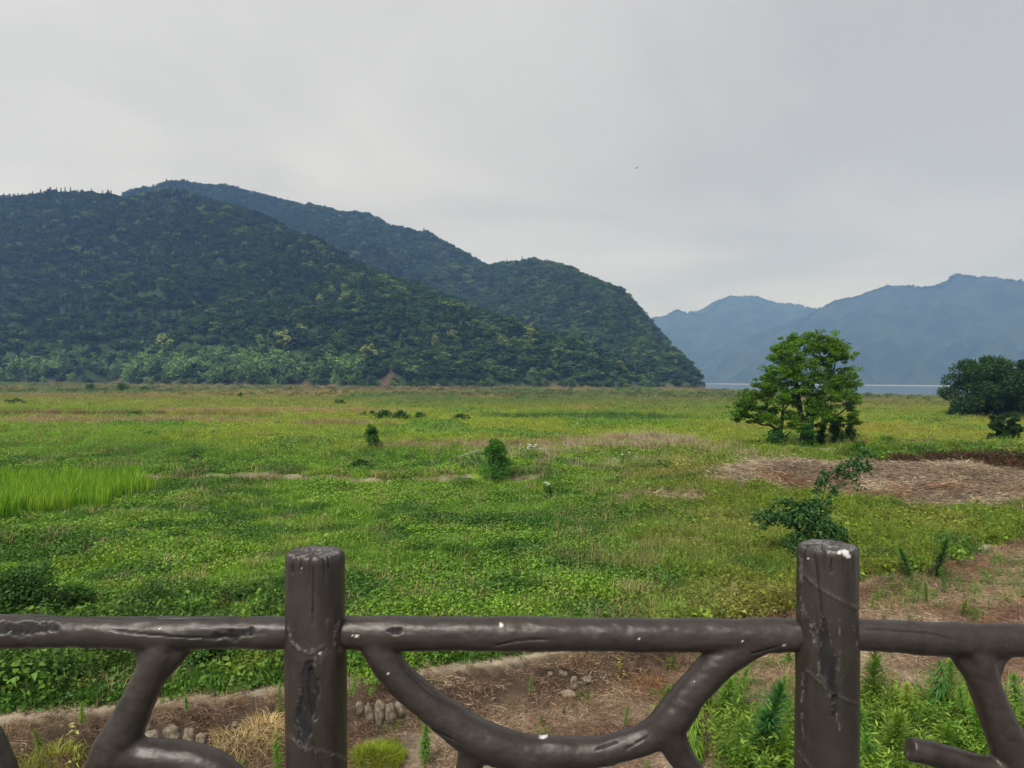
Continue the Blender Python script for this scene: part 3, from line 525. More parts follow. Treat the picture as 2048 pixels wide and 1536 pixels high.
# vines and dead stalks over the raised bank at right
patchy('hedge_vine', 6500, (20, 48, 44.5, 55), [0, 1, 2, 3, 14, 17], lambda x, y, m_: mixc(np.tile(C(.07, .17, .022), (m_, 1)), C(.15, .26, .03), ss(.4, .6, fbm(x * .8, y * .8, 361, 3))), (.8, 1.4), 0, lambda x, y: ss(20.5, 23, x) * ss(.15, .4, berm_d(x, y)) * ss(6, 3, berm_d(x, y)))
patchy('dead_creeper', 12000, (19, 48, 43, 50), [8, 9, 10, 11, 17, 18], lambda x, y, m_: mixc(np.tile(C(.13, .065, .04), (m_, 1)), C(.09, .10, .04), rng.uniform(size=m_) ** 1.6), (.6, 1.1), 0, lambda x, y: ss(19.5, 22, x) * ss(-1.5, -1.0, berm_d(x, y)) * ss(.25, .0, berm_d(x, y)))
# dry pale grass in the middle distance, tall green grass at left
tallv = grass_patch(34, .34, 1.25, .026, .25); drytall = grass_patch(46, .6, 1.0, .012, .45, M_DRY)
def own(name, P, size, tint, var):
    m_ = len(P); rot = np.zeros((m_, 3)); rot[:, 2] = rng.uniform(0, 6.28, m_); scatter(name, P, rot, s3(rng.uniform(*size, m_)), rng.integers(0, len(var), m_), tint, var)
n_ = 2600; y = rng.uniform(24, 37.2, n_); x = rng.uniform(-33, -15.5, n_); k = x < np.interp(y, [24, 26.5, 29.4, 33.7, 36, 37.5], [-17.8, -17.5, -16.6, -16.1, -17, -18.4]) + 1.8 * (fbm(y * .8, x, 401, 2) - .5); x, y = x[k], y[k]
own('tall_grass', np.stack([x, y, gz(x, y) - .03], 1), (.55, .95), mixc(np.tile(C(.10, .28, .014), (len(x), 1)), C(.26, .42, .03), rng.uniform(size=len(x))), [tallv, grass_patch(34, .34, 1.2, .028, .35), grass_patch(30, .3, 1.3, .024, .18)])
P = []
for cx_, cy_, rx_, n_ in ((1130, 903, 60, 50), (1190, 898, 60, 80), (1250, 893, 60, 120), (1310, 890, 50, 150), (1365, 888, 24, 120), (1440, 900, 50, 50), (1500, 915, 40, 10), (1060, 915, 60, 50), (930, 905, 60, 24), (1300, 925, 90, 40), (1150, 930, 80, 26)):
    q = np.array([on(cx_ + rng.uniform(-rx_, rx_), cy_ + rng.uniform(-7, 9), .3) for _ in range(n_)]); q[:, 2] = gz(q[:, 0], q[:, 1]); P.append(q)
P = np.concatenate(P); own('pale_dry_grass', P, (.4, .9), mixc(np.tile(C(.34, .27, .17), (len(P), 1)), C(.46, .38, .28), rng.uniform(size=len(P))), [drytall, grass_patch(46, .6, .95, .012, .5, M_DRY)])
q = np.array([on(1370 + rng.normal(0, 120), rng.uniform(985, 1160)) for _ in range(800)] + [on(1330 + rng.normal(0, 110), rng.uniform(915, 1010)) for _ in range(420)]); q[:, 2] = gz(q[:, 0], q[:, 1])
own('seeding_grass', q, (.35, .8), mixc(np.tile(C(.40, .36, .17), (len(q), 1)), C(.24, .27, .07), rng.uniform(size=len(q))), [grass_patch(22, .5, 1.0, .009, .35, M_DRY), grass_patch(20, .5, .9, .010, .4)])
#@@OBJ_BEGIN
# ------------------------------------------------------------------ the terrace the viewer stands on
mb = MB()
def boxm(mb, x0, x1, y0, y1, z0, z1):
    v = [(a, b, c_) for a in (x0, x1) for b in (y0, y1) for c_ in (z0, z1)]; mb.add(v, [(0, 1, 3, 2), (4, 6, 7, 5), (0, 4, 5, 1), (2, 3, 7, 6), (0, 2, 6, 4), (1, 5, 7, 3)])
boxm(mb, -9, 9, -6, 2.62, 3.27, 3.40); link('terrace', mb.mesh('terrace', M_CONC), kind='structure')
mb = MB(); boxm(mb, -8.9, 8.9, -5.9, 2.5, -1.5, 3.27)
link('retaining_wall', mb.mesh('retaining_wall', M_CONC), label='grey concrete retaining wall under the terrace edge below the brown railing', cat='wall')

# ------------------------------------------------------------------ railing of cement logs
def cement(mname, grain):
    m, n, l = newmat(mname); out = n.new('ShaderNodeOutputMaterial'); p = n.new('ShaderNodeBsdfPrincipled'); l.new(p.outputs[0], out.inputs[0])
    g = n.new('ShaderNodeNewGeometry')
    def noise(sc_, det=5, rough=.6, stretch=None):
        q = n.new('ShaderNodeTexNoise'); q.inputs['Scale'].default_value = sc_; q.inputs['Detail'].default_value = det; q.inputs['Roughness'].default_value = rough
        if stretch:
            mp = n.new('ShaderNodeMapping'); mp.inputs['Scale'].default_value = stretch; l.new(g.outputs['Position'], mp.inputs['Vector']); l.new(mp.outputs[0], q.inputs['Vector'])
        else: l.new(g.outputs['Position'], q.inputs['Vector'])
        return q.outputs[0]
    def ramp(src, p0, p1, c0, c1):
        q = n.new('ShaderNodeValToRGB'); q.color_ramp.elements[0].position = p0; q.color_ramp.elements[1].position = p1; q.color_ramp.elements[0].color = (*c0, 1); q.color_ramp.elements[1].color = (*c1, 1); l.new(src, q.inputs[0]); return q.outputs[0]
    def mixn(f, a, b_):
        q = n.new('ShaderNodeMix'); q.data_type = 'RGBA'; l.new(f, q.inputs[0])
        for sck, v in ((6, a), (7, b_)):
            if isinstance(v, tuple): q.inputs[sck].default_value = (*v, 1)
            else: l.new(v, q.inputs[sck])
        return q.outputs[2]
    base_ = mixn(ramp(noise(14, 6, .7, (1, 1, .3)), .45, .75, (0, 0, 0), (.5, .5, .5)), ramp(noise(5, 5), .35, .7, (.021, .0155, .012), (.037, .0275, .0215)), (.060, .050, .043))
    def attr(nm):
        a = n.new('ShaderNodeAttribute'); a.attribute_name = nm; return a.outputs['Fac']
    def mul(a, b_):
        q = n.new('ShaderNodeMath'); q.operation = 'MULTIPLY'; l.new(a, q.inputs[0])
        if isinstance(b_, float): q.inputs[1].default_value = b_
        else: l.new(b_, q.inputs[1])
        return q.outputs[0]
    sp1 = ramp(noise(150, 2), .66, .70, (0, 0, 0), (1, 1, 1)); sp2 = ramp(noise(12, 3), .52, .62, (0, 0, 0), (1, 1, 1)); speck = mul(mul(sp1, sp2), .3)
    gcol = ramp(noise(60, 5, .7, (1, 1, .25)), .4, .65, (.003, .003, .0035), (.014, .014, .015))
    c1 = mixn(attr('gouge'), base_, gcol)
    fine = ramp(noise(130, 6, .75), .44, .60, (.05, .05, .05), (.95, .95, .95))
    c2 = mixn(mul(attr('scuff'), fine), c1, (.30, .28, .26)); c3 = mixn(attr('white'), c2, (.62, .61, .58)); c4 = mixn(speck, c3, (.26, .24, .22))
    l.new(c4, p.inputs['Base Color'])
    rr = n.new('ShaderNodeMapRange'); l.new(noise(18, 4), rr.inputs['Value']); rr.inputs['To Min'].default_value = .30; rr.inputs['To Max'].default_value = .50; l.new(rr.outputs[0], p.inputs['Roughness'])
    p.inputs['Specular IOR Level'].default_value = .5
    rgh = n.new('ShaderNodeMath'); rgh.operation = 'MULTIPLY_ADD'; rgh.inputs[1].default_value = .45; l.new(attr('gouge'), rgh.inputs[0]); l.new(rr.outputs[0], rgh.inputs[2]); l.new(rgh.outputs[0], p.inputs['Roughness'])
    bmp = n.new('ShaderNodeBump'); bmp.inputs['Strength'].default_value = .38; bmp.inputs['Distance'].default_value = .003; l.new(noise(70, 6, .7, grain), bmp.inputs['Height'])
    bm2 = n.new('ShaderNodeBump'); bm2.inputs['Strength'].default_value = .35; bm2.inputs['Distance'].default_value = .015; l.new(noise(9, 3), bm2.inputs['Height']); l.new(bmp.outputs[0], bm2.inputs['Normal']); l.new(bm2.outputs[0], p.inputs['Normal'])
    return m
M_RAIL = cement('brown_painted_cement', (.16, 1, 1)); M_POST = cement('brown_painted_post', (1, 1, .12))

def seg_dist(px, py, line, wl=None):
    """distance in photograph pixels from a polyline, and the share of the way along it"""
    best = np.full(len(px), 1e9); tt = np.zeros(len(px)); L = np.asarray(line, float); nseg = len(L) - 1
    for i in range(nseg):
        a, b_ = L[i], L[i + 1]; ab = b_ - a; t_ = np.clip(((px - a[0]) * ab[0] + (py - a[1]) * ab[1]) / (ab @ ab), 0, 1); dd = np.hypot(px - a[0] - t_ * ab[0], py - a[1] - t_ * ab[1])
        k = dd < best; best[k] = dd[k]; tt[k] = (i + t_[k]) / nseg
    return best, tt
GOUGE = [ # line, half width at start, middle, end
    ([(617, 1332), (611, 1365), (616, 1400), (608, 1440), (612, 1462), (606, 1484)], 8, 16, 8), ([(622, 1345), (631, 1375), (626, 1400), (630, 1440)], 6, 11, 4), ([(603, 1385), (601, 1430)], 4, 6, 3),
    ([(1645, 1240), (1652, 1290), (1662, 1350), (1667, 1395)], 3, 15, 5), ([(0, 1256), (60, 1259), (110, 1253)], 9, 10, 7), ([(430, 1274), (470, 1271), (500, 1262)], 5, 9, 6), ([(775, 1262), (800, 1262)], 4, 5, 3), ([(1667, 1395), (1670, 1440)], 4, 3, 1)]
CRACK = [([(626, 1125), (627, 1200), (625, 1260)], 1.6), ([(601, 1110), (600, 1148)], 2.2), ([(657, 1108), (658, 1142)], 2.0), ([(586, 1128), (584, 1150)], 2), ([(627, 1480), (628, 1536)], 1.2), ([(1628, 1104), (1636, 1170), (1645, 1245)], 2.4), ([(1663, 1115), (1662, 1150)], 1.8),
    ([(210, 1258), (300, 1270), (380, 1276), (440, 1276), (560, 1264)], 1.6), ([(985, 1292), (1040, 1281), (1110, 1278)], 1.6), ([(1716, 1258), (1800, 1262), (1870, 1268), (1930, 1288)], 1.5), ([(770, 1385), (850, 1450), (930, 1490)], 1.4), ([(1190, 1500), (1240, 1480)], 1.6), ([(1250, 1500), (1300, 1470)], 1.2), ([(20, 1232), (400, 1237), (560, 1236)], 1.2), ([(800, 1330), (870, 1395), (930, 1425)], 1.6), ([(1500, 1308), (1560, 1292)], 1.4)]
SEAM = [([(1610, 1150), (1640, 1178), (1712, 1217)], 2.4), ([(1612, 1338), (1660, 1384), (1712, 1408)], 2.2), ([(1596, 1500), (1625, 1540)], 2.2), ([(580, 1472), (612, 1498), (645, 1502), (688, 1516)], 2.4), ([(580, 1283), (600, 1300), (620, 1308), (650, 1290)], 2.0)]
SCUFF = [([(578, 1240), (580, 1280), (600, 1300), (622, 1306)], 4, .9), ([(622, 1305), (634, 1325), (650, 1300)], 9, .7), ([(686, 1232), (670, 1262), (672, 1290), (686, 1308)], 5, .9), ([(580, 1472), (612, 1498), (645, 1502), (688, 1516)], 4, .8), ([(600, 1100), (640, 1096), (680, 1104)], 6, .7), ([(1600, 1110), (1604, 1200), (1606, 1240)], 4, .8), ([(1606, 1340), (1604, 1420), (1606, 1480)], 2.5, .8),
    ([(1602, 1218), (1625, 1250), (1630, 1285)], 7, .8), ([(1630, 1096), (1660, 1090), (1690, 1096)], 9, .6), ([(1680, 1240), (1678, 1300), (1677, 1345)], 1.8, .8), ([(1674, 1430), (1678, 1460)], 2.5, .8), ([(1638, 1320), (1637, 1350)], 2.5, .7), ([(1708, 1250), (1714, 1290)], 3, .8), ([(1612, 1340), (1650, 1378)], 2, .5), ([(1805, 1480), (1812, 1500), (1815, 1520)], 3, .7), ([(205, 1262), (230, 1270)], 2, .5), ([(20, 1266), (70, 1272), (110, 1262)], 2.5, .6), ([(1610, 1150), (1640, 1178), (1712, 1217)], 1.6, .5), ([(660, 1230), (650, 1260)], 5, .4)]
WHITE = [(1003, 1251, 4), (1000, 1246, 2), (1085, 1473, 6), (1092, 1472, 3), (706, 1272, 3), (713, 1272, 4), (1690, 1107, 8), (1696, 1112, 5), (1679, 1104, 4), (1258, 1279, 2.5), (1278, 1278, 3), (316, 1261, 2), (318, 1257, 2), (20, 1264, 2), (603, 1137, 2.2), (1484, 1283, 3), (1389, 1362, 3), (776, 1347, 2), (1568, 1290, 3), (640, 1306, 3), (978, 1478, 1.5), (979, 1485, 1.5), (1617, 1117, 2.5), (692, 1250, 2), (694, 1256, 2), (1066, 1246, 2)]
def paint(V, N):
    """marks where they stand on the logs, as masks and small relief"""
    px, py = proj(V); front = N[:, 1] < .35; j = (fbm(px / 7, py / 7, 501, 3) - .5) * 2; g_ = np.zeros(len(V)); dp = np.zeros(len(V)); sc_ = np.zeros(len(V)); wh = np.zeros(len(V))
    for ln, a, b_, c_ in GOUGE:
        dd, t_ = seg_dist(px, py, ln); w = np.interp(t_, [0, .5, 1], [a, b_, c_]); v = ss(1.12, .88, (dd + 17 * (fbm(px / 8, py / 26, 506, 4) - .5)) / (w * 1.2)); g_ = np.maximum(g_, v); dp -= .005 * v; sc_ = np.maximum(sc_, .5 * ss(.85, 1.0, (dd + 4 * j) / w) * ss(1.22, 1.08, (dd + 4 * j) / w) * ss(.5, .62, fbm(px / 11, py / 11, 507, 3)))
    for ln, w in CRACK:
        dd, t_ = seg_dist(px + 1.5 * j, py, ln); v = ss(w * 1.5, w * .4, dd) * ss(0, .1, t_) * ss(1.0, .8, t_) ; g_ = np.maximum(g_, v * .95); dp -= .005 * v
    for ln, w in SEAM:
        dd, t_ = seg_dist(px, py, ln); dp += .0022 * ss(w * 2.5, 0, dd); sc_ = np.maximum(sc_, .35 * ss(w, 0, dd))
    for ln, w, a in SCUFF:
        dd, t_ = seg_dist(px, py, ln); sc_ = np.maximum(sc_, .75 * a * ss(w * 1.5, w * .2, dd + 3.2 * j * w / 4) * ss(.44, .60, fbm(px / 6, py / 9, 508, 3)))
    for x_, y_, r_ in WHITE:
        wh = np.maximum(wh, ss(r_ * .95, r_ * .5, np.hypot(px - x_, (py - y_) * 1.2) + j * r_ * .9))
    f = front.astype(float); return g_ * f, sc_ * f * (1 - .3 * g_), wh * f, dp * f
YR = 2.29
def px_path(pts, m_=40, dy=0.0):
    q = np.array([[*at(a, b_, YR + dy), r_ * (YR + dy) / F_PX] for a, b_, r_ in pts]); return catmull(q, m_)
railing = thing('railing', 'dark brown cement railing moulded like rough logs and branches, along the terrace in front', 'railing', (0, YR, 3.4))
def child(name, me, par, **k):
    o = link(name, me, par, **k)
    if par is railing: o.matrix_parent_inverse = Matrix.Translation(-Vector(par.location))   # built in place
    return o
def panel(tubes, tag_):
    """union of tapered logs, voxel merged so the crotches flow, then cut into rail and branches"""
    mb = MB()
    for kind_, P, *fl in tubes:
        mb.tube(P[:, :3], P[:, 3], 22)
        for Fp in fl: mb.tube(Fp[:, :3], Fp[:, 3], 14)
    me = mb.mesh('panel', M_RAIL); o = bpy.data.objects.new('panel', me); sc.collection.objects.link(o)
    rm = o.modifiers.new('r', 'REMESH'); rm.mode = 'VOXEL'; rm.voxel_size = .0052
    sm = o.modifiers.new('s', 'SMOOTH'); sm.factor = .6; sm.iterations = 22
    dg = bpy.context.evaluated_depsgraph_get(); e = o.evaluated_get(dg); t = e.to_mesh()
    V = np.empty(len(t.vertices) * 3, np.float32); t.vertices.foreach_get('co', V); V = V.reshape(-1, 3).astype(float)
    N = np.empty(len(t.vertices) * 3, np.float32); t.vertices.foreach_get('normal', N); N = N.reshape(-1, 3).astype(float)
    L = np.empty(len(t.loops), np.int32); t.loops.foreach_get('vertex_index', L); cnt = np.empty(len(t.polygons), np.int32); t.polygons.foreach_get('loop_total', cnt)
    e.to_mesh_clear(); bpy.data.objects.remove(o); bpy.data.meshes.remove(me)
    assert (cnt == 4).all(); Q = L.reshape(-1, 4)
    # broad dents and knots, then the marks
    dn = (fbm(V[:, 0] * 9 + V[:, 2] * 7, V[:, 1] * 14 + V[:, 2] * 9, 511, 3) - .5) * .010 + (fbm(V[:, 0] * 30, V[:, 2] * 45, 513, 2) - .5) * .003
    g_, sc_, wh, dp = paint(V, N); V = V + N * (dn + dp)[:, None]
    D = np.full((len(V), len(tubes)), 1e9)
    for k, (_, *PP) in enumerate(tubes):
        for P in PP:
            for s0 in range(0, len(V), 20000): D[s0:s0 + 20000, k] = np.minimum(D[s0:s0 + 20000, k], (np.sqrt(((V[s0:s0 + 20000, None, :] - P[None, ::2, :3]) ** 2).sum(2)) - P[None, ::2, 3]).min(1))
    own_ = D.argmin(1); fo = own_[Q[:, 0]]
    for k, (kind_, *_) in enumerate(tubes):
        q = Q[fo == k]
        if not len(q): continue
        used = np.unique(q); mp = np.zeros(len(V), int); mp[used] = np.arange(len(used))
        me2 = make_mesh(kind_, V[used], mp[q], None, {'gouge': g_[used], 'scuff': sc_[used], 'white': wh[used]}, M_RAIL, True)
        me2.normals_split_custom_set_from_vertices([tuple(v) for v in smoothn(V, Q)[used]])
        child(kind_, me2, railing)
def smoothn(V, Q):
    a = V[Q[:, 2]] - V[Q[:, 0]]; b_ = V[Q[:, 3]] - V[Q[:, 1]]; fn = np.cross(a, b_); N = np.zeros_like(V)
    for k in range(4): np.add.at(N, Q[:, k], fn)
    return unit(N)
J = lambda *a: px_path(a, 60)
panel([('top_rail', J((-520, 1262, 32), (-250, 1258, 33), (0, 1262, 33), (150, 1264, 32), (330, 1266, 34), (480, 1265, 32), (585, 1265, 33), (630, 1266, 30))),
       ('branch', J((345, 1268, 28), (328, 1300, 33), (312, 1330, 34), (277, 1400, 33), (252, 1455, 37), (228, 1500, 42), (200, 1560, 38), (170, 1640, 36), (165, 1760, 36)), J((262, 1276, 12), (288, 1298, 19), (302, 1365, 20)), J((400, 1278, 12), (362, 1302, 20), (300, 1372, 18))),
       ('branch', J((235, 1500, 38), (290, 1512, 34), (345, 1516, 35), (400, 1528, 37), (450, 1560, 38), (490, 1620, 36), (510, 1760, 34))),
       ('branch', J((-200, 1262, 34), (-160, 1330, 36), (-90, 1400, 34), (-38, 1470, 36), (-12, 1540, 40), (30, 1640, 36), (165, 1750, 34))),
       ('bottom_rail', J((-520, 1770, 36), (0, 1768, 36), (330, 1770, 36), (630, 1770, 34)))], 'left')
panel([('top_rail', J((630, 1266, 30), (690, 1266, 33), (850, 1267, 34), (1030, 1268, 34), (1250, 1270, 34), (1400, 1270, 34), (1540, 1271, 34), (1605, 1270, 33), (1650, 1269, 30))),
       ('branch', J((735, 1262, 26), (758, 1300, 33), (787, 1345, 33), (840, 1395, 34), (900, 1440, 35), (958, 1478, 40), (1030, 1502, 38), (1100, 1508, 35), (1180, 1505, 31), (1240, 1494, 29), (1300, 1474, 32), (1345, 1436, 38), (1378, 1390, 33), (1415, 1348, 34), (1455, 1310, 34), (1520, 1278, 30)), J((1560, 1283, 14), (1500, 1300, 18), (1425, 1352, 20))),
       ('branch', J((955, 1480, 38), (942, 1520, 28), (930, 1560, 28), (900, 1640, 34), (880, 1760, 34))),
       ('branch', J((1020, 1500, 34), (1062, 1535, 36), (1098, 1580, 38), (1130, 1660, 36), (1150, 1760, 34))),
       ('branch', J((1335, 1450, 36), (1350, 1495, 30), (1382, 1545, 27), (1410, 1610, 30), (1430, 1760, 32))),
       ('bottom_rail', J((630, 1770, 34), (900, 1772, 36), (1300, 1772, 36), (1650, 1775, 34)))], 'middle')
panel([('top_rail', J((1655, 1267, 30), (1720, 1268, 31), (1800, 1272, 32), (1900, 1279, 35), (2048, 1281, 32), (2300, 1284, 33), (2560, 1284, 33))),
       ('branch', J((1948, 1280, 28), (1954, 1315, 33), (1963, 1352, 31), (1979, 1400, 32), (2002, 1455, 34), (2030, 1515, 38), (2062, 1580, 38), (2100, 1660, 36), (2110, 1770, 34)), J((1885, 1290, 12), (1918, 1312, 18), (1962, 1375, 20)), J((2045, 1290, 12), (2000, 1314, 16), (1972, 1380, 20))),
       ('branch', J((2030, 1542, 30), (1985, 1541, 26), (1935, 1529, 24), (1875, 1512, 24), (1816, 1497, 25))),
       ('bottom_rail', J((1655, 1775, 34), (2000, 1776, 36), (2560, 1780, 36)))], 'right')
def post(cx_t, cx_b, ytop, r_px, seed):
    """square shouldered log post: rounded shaft rows from below the terrace to a split, rounded cap"""
    T = at(cx_t, ytop, YR - .02); B = at(cx_b, 1536, YR - .02); ax = (T - B) / (T[2] - B[2]); r = r_px * (YR - .02) / F_PX; zt = T[2] + .008; nz_ = 250; na_ = 150
    zs = np.concatenate([np.linspace(3.38, zt - .024, nz_), zt - .024 + .024 * np.sin(np.linspace(.12, 1, 9) * np.pi / 2)])
    rad = np.concatenate([np.full(nz_, 1.0), 1 - .16 * (1 - np.cos(np.linspace(.12, 1, 9) * np.pi / 2))]); a = np.linspace(0, 2 * np.pi, na_, endpoint=False); rs = []
    for k, fr in enumerate(np.linspace(.80, .04, 18)): zs = np.append(zs, zt + .002 * (1 - fr)); rad = np.append(rad, fr)
    A, Z = np.meshgrid(a, np.arange(len(zs))); Zv = zs[Z]; q = rad[Z] * r * (1 + .05 * np.cos(4 * A + seed) * .5 + .05 * (fbm(np.cos(A) * 2 + 5, Zv * 5 + np.sin(A) * 2, seed, 3) - .5) + .035 * (fbm(np.cos(A) * 5 + 9, np.sin(A) * 5 + Zv * 1.2, seed + 3, 3) - .5))
    lower = ss(zt - .245, zt - .30, Zv); q = q * (1 + .035 * lower); c0 = B + np.zeros(3)
    V = np.stack([c0[0] + ax[0] * (Zv - B[2]) + q * np.cos(A), c0[1] + ax[1] * (Zv - B[2]) + q * np.sin(A), Zv + 0 * A], 2).reshape(-1, 3)
    cap = (Z >= nz_ + 5).ravel(); split = np.zeros(len(V))
    for th, w in ((-1.57 + .1, .035), (-2.1, .05), (-1.0, .045), (-2.8, .05), (.4, .05), (1.7, .04), (2.5, .05)):
        da = np.abs((A.ravel() - th + np.pi + .10 * (fbm(rad[Z].ravel() * 5, A.ravel() * 0 + th, seed + 7, 2) - .5)) % (2 * np.pi) - np.pi); v = ss(w * 1.1, w * .2, da * np.maximum(rad[Z].ravel(), .15)) * ss(zt - .09, zt - .03, V[:, 2]) * ss(.15, .4, rad[Z].ravel()); split = np.maximum(split, v)
    V[:, 2] -= split * .005 + cap * .006 * (fbm(V[:, 0] * 70, V[:, 1] * 70, seed + 5, 3) - .5)
    V[:, :2] -= (V[:, :2] - c0[:2]) * (split * .05)[:, None]
    V = np.vstack([V, V[-na_:].mean(0)]); ii = (np.arange(len(zs) - 1)[:, None] * na_ + np.arange(na_)[None, :]); jj = (np.arange(len(zs) - 1)[:, None] * na_ + (np.arange(na_)[None, :] + 1) % na_)
    Q = np.stack([ii, jj, jj + na_, ii + na_], 2).reshape(-1, 4); k0 = (len(zs) - 1) * na_; Tt = np.stack([k0 + np.arange(na_), k0 + (np.arange(na_) + 1) % na_, np.full(na_, len(V) - 1)], 1)
    N = smoothn(V, Q); g_, sc_, wh, dp = paint(V, N); V = V + N * dp[:, None]; g_[:-1] = np.maximum(g_[:-1], split * .85)
    topm = np.append(cap, True); sc_ = np.maximum(sc_, topm * .75 * ss(.50, .60, fbm(V[:, 0] * 28, V[:, 1] * 28, seed + 11, 3)))
    child('post', make_mesh('post', V, Q, Tt, {'gouge': g_, 'scuff': sc_, 'white': wh}, M_POST, True), railing)
post(630, 634, 1107, 57.5, 601); post(1655.5, 1653, 1094, 58, 647)

# ------------------------------------------------------------------ trees with trunk, limbs and leafy clumps
def leafclump(mb, c_, r, n, L, up=.55, flat=.55, A_down=.0, tone=.5, heart=False):
    v = rdir(n, .12); rad_ = rng.uniform(.35, 1.05, (n, 1)) ** .6; P = c_ + v * r * rad_ * [1, 1, flat]
    A = unit(v * [1, 1, .2] + rng.normal(size=(n, 3)) * .7 - [0, 0, A_down]); N = unit(rdir(n, .3) + [0, 0, up] + v * .3)
    mb.leaves(P, A, N, L * rng.uniform(.6, 1.35, n), L * .62 * rng.uniform(.7, 1.3, n), np.clip(rng.normal(tone, .2, n), 0, 1), .1, heart)
def limb(mb, a, b_, r0, r1, sag=.15, seg=6):
    a = np.asarray(a, float); b_ = np.asarray(b_, float); t = np.linspace(0, 1, 7)[:, None]; ln = np.linalg.norm(b_ - a); off = rng.normal(0, .06, 3) * ln + [0, 0, sag * ln]
    P = a + (b_ - a) * t + off * (4 * t * (1 - t)) + rng.normal(0, .012, (7, 3)) * ln * np.sin(np.pi * t); mb.tube(P, np.linspace(r0, r1, 7), seg, cap=False); return P
def rel(P, o_): return np.asarray(P) - o_
TY = 55.0; s_ = TY / F_PX; t0 = ground_pt(1606, 908)
CL = [(1110, 200, 90), (1230, 190, 80), (970, 190, 55), (880, 240, 75), (795, 300, 62), (1000, 260, 90), (1330, 240, 95), (1440, 270, 75), (1150, 290, 110), (1300, 330, 100), (1420, 330, 75), (900, 330, 90), (765, 400, 62), (860, 420, 90), (980, 400, 100), (1120, 420, 105), (1260, 420, 90), (1400, 400, 80), (1490, 395, 48),
      (740, 540, 85), (850, 540, 90), (960, 540, 90), (700, 600, 70), (1060, 580, 90), (1200, 600, 85), (1330, 580, 90), (1450, 540, 90), (1530, 590, 80), (1570, 650, 58), (620, 650, 55), (720, 690, 90), (830, 640, 90), (1400, 680, 90), (1490, 700, 90), (1280, 700, 80), (1080, 740, 70), (1190, 760, 90), (1400, 800, 90), (1510, 780, 75), (1590, 800, 42),
      (1150, 870, 90), (1280, 900, 90), (1200, 970, 95), (1560, 880, 62), (1310, 985, 75), (960, 980, 75), (1050, 1080, 88), (960, 1090, 66), (1440, 1030, 70), (1575, 980, 44), (1605, 1050, 34), (1000, 700, 60), (930, 760, 60), (1110, 660, 60)]
CL2 = [(480, 780, 80), (580, 760, 78), (700, 780, 90), (830, 800, 95), (930, 830, 65), (430, 880, 66), (540, 870, 70), (390, 950, 55), (378, 1020, 38), (560, 1010, 75), (680, 1000, 78), (740, 950, 60), (640, 900, 50), (470, 980, 45), (780, 1040, 45)]
def cw(cx_, cy_, Y_): return at(1400 + cx_ / 5.12, 640 + cy_ / 5.12, Y_)
def bigtree(clumps, root, base, stems, label, tint, name='tree', group=None):
    tr = thing(name, label, 'tree', root); mt = MB(); ml = MB(); pts = []
    for stem in stems:
        P = catmull(np.array([[*rel(p_, root), r_] for p_, r_ in stem]), 22); mt.tube(P[:, :3], P[:, 3], 10); pts.append(P)
    allp = np.concatenate(pts)
    for (cx_, cy_, r_) in clumps:
        q = cw(cx_, cy_, TY + rng.uniform(-1, 1) * 1.9 * (1 - abs(cy_ - 650) / 900)); q = rel(q, root); R_ = r_ / 5.12 * s_
        low_ = allp[allp[:, 2] < q[2] - .2]; src_ = low_ if len(low_) else allp; k = np.argmin(np.linalg.norm(src_[:, :3] - q, axis=1) + .35 * np.abs(src_[:, 2] - q[2] + 1.0)); A_ = src_[k]
        LP = limb(mt, A_[:3], q - [0, 0, .1], max(.022, A_[3] * .38), .018, .05)
        for _ in range(4): limb(mt, LP[rng.integers(3, 7)], q + rng.normal(0, .5, 3) * R_ * [1, 1, .4], .018, .008, .05, 4)
        for _ in range(14):
            o_ = rng.normal(0, .6, 3) * R_ * [1, 1.1, .7]; leafclump(ml, q + o_, R_ * rng.uniform(.28, .62), int(78 * (R_ / .6) ** 1.6) + 16, .13, .8, .55, .1, np.clip(.5 + rng.normal(0, .14), .2, .85))
    child('trunk', mt.mesh('trunk', M_BARK, True), tr); child('foliage', ml.mesh('foliage', M_LEAF), tr, tint=tint)
    return tr
B = lambda cx_, cy_, d_=0: cw(cx_, cy_, TY + d_)
bigtree(CL, t0, None, [[(t0 + [0, 0, -.2], .55), (B(1095, 1180), .46), (B(1110, 1080), .36), (B(1125, 980), .26), (B(1120, 860), .2), (B(1150, 700), .14), (B(1180, 520), .08), (B(1160, 300), .03)],
                       [(B(1080, 1120), .28), (B(1035, 980), .2), (B(1010, 820), .17), (B(985, 660), .13), (B(960, 480), .07), (B(930, 330), .03)],
                       [(B(1130, 1010), .16), (B(1250, 800), .11), (B(1340, 640), .08), (B(1390, 420), .03)], [(B(1140, 1090), .12), (B(1290, 1050), .09), (B(1400, 980), .07), (B(1500, 900), .03)]],
        'large green spreading tree with an ivy covered trunk, alone in the field right of centre', (.105, .225, .012))
t1 = ground_pt(1561, 893)
bigtree(CL2, t1, None, [[(t1 + [0, 0, -.2], .2), (B(820, 1180), .15), (B(835, 1080), .13), (B(848, 940), .09), (B(860, 840), .04)], [(B(815, 1150), .1), (B(720, 1080), .08), (B(620, 1070), .05), (B(500, 1010), .02)],
                        [(B(845, 950), .07), (B(900, 870), .05), (B(960, 800), .02)], [(B(845, 950), .06), (B(780, 890), .04), (B(640, 800), .02)], [(B(820, 1090), .07), (B(740, 990), .05), (B(560, 930), .03), (B(450, 860), .015)], [(B(840, 1240), .07), (B(880, 1190), .06), (B(930, 1140), .03)]],
        'smaller slender tree leaning left beside the large green tree', (.095, .215, .012))
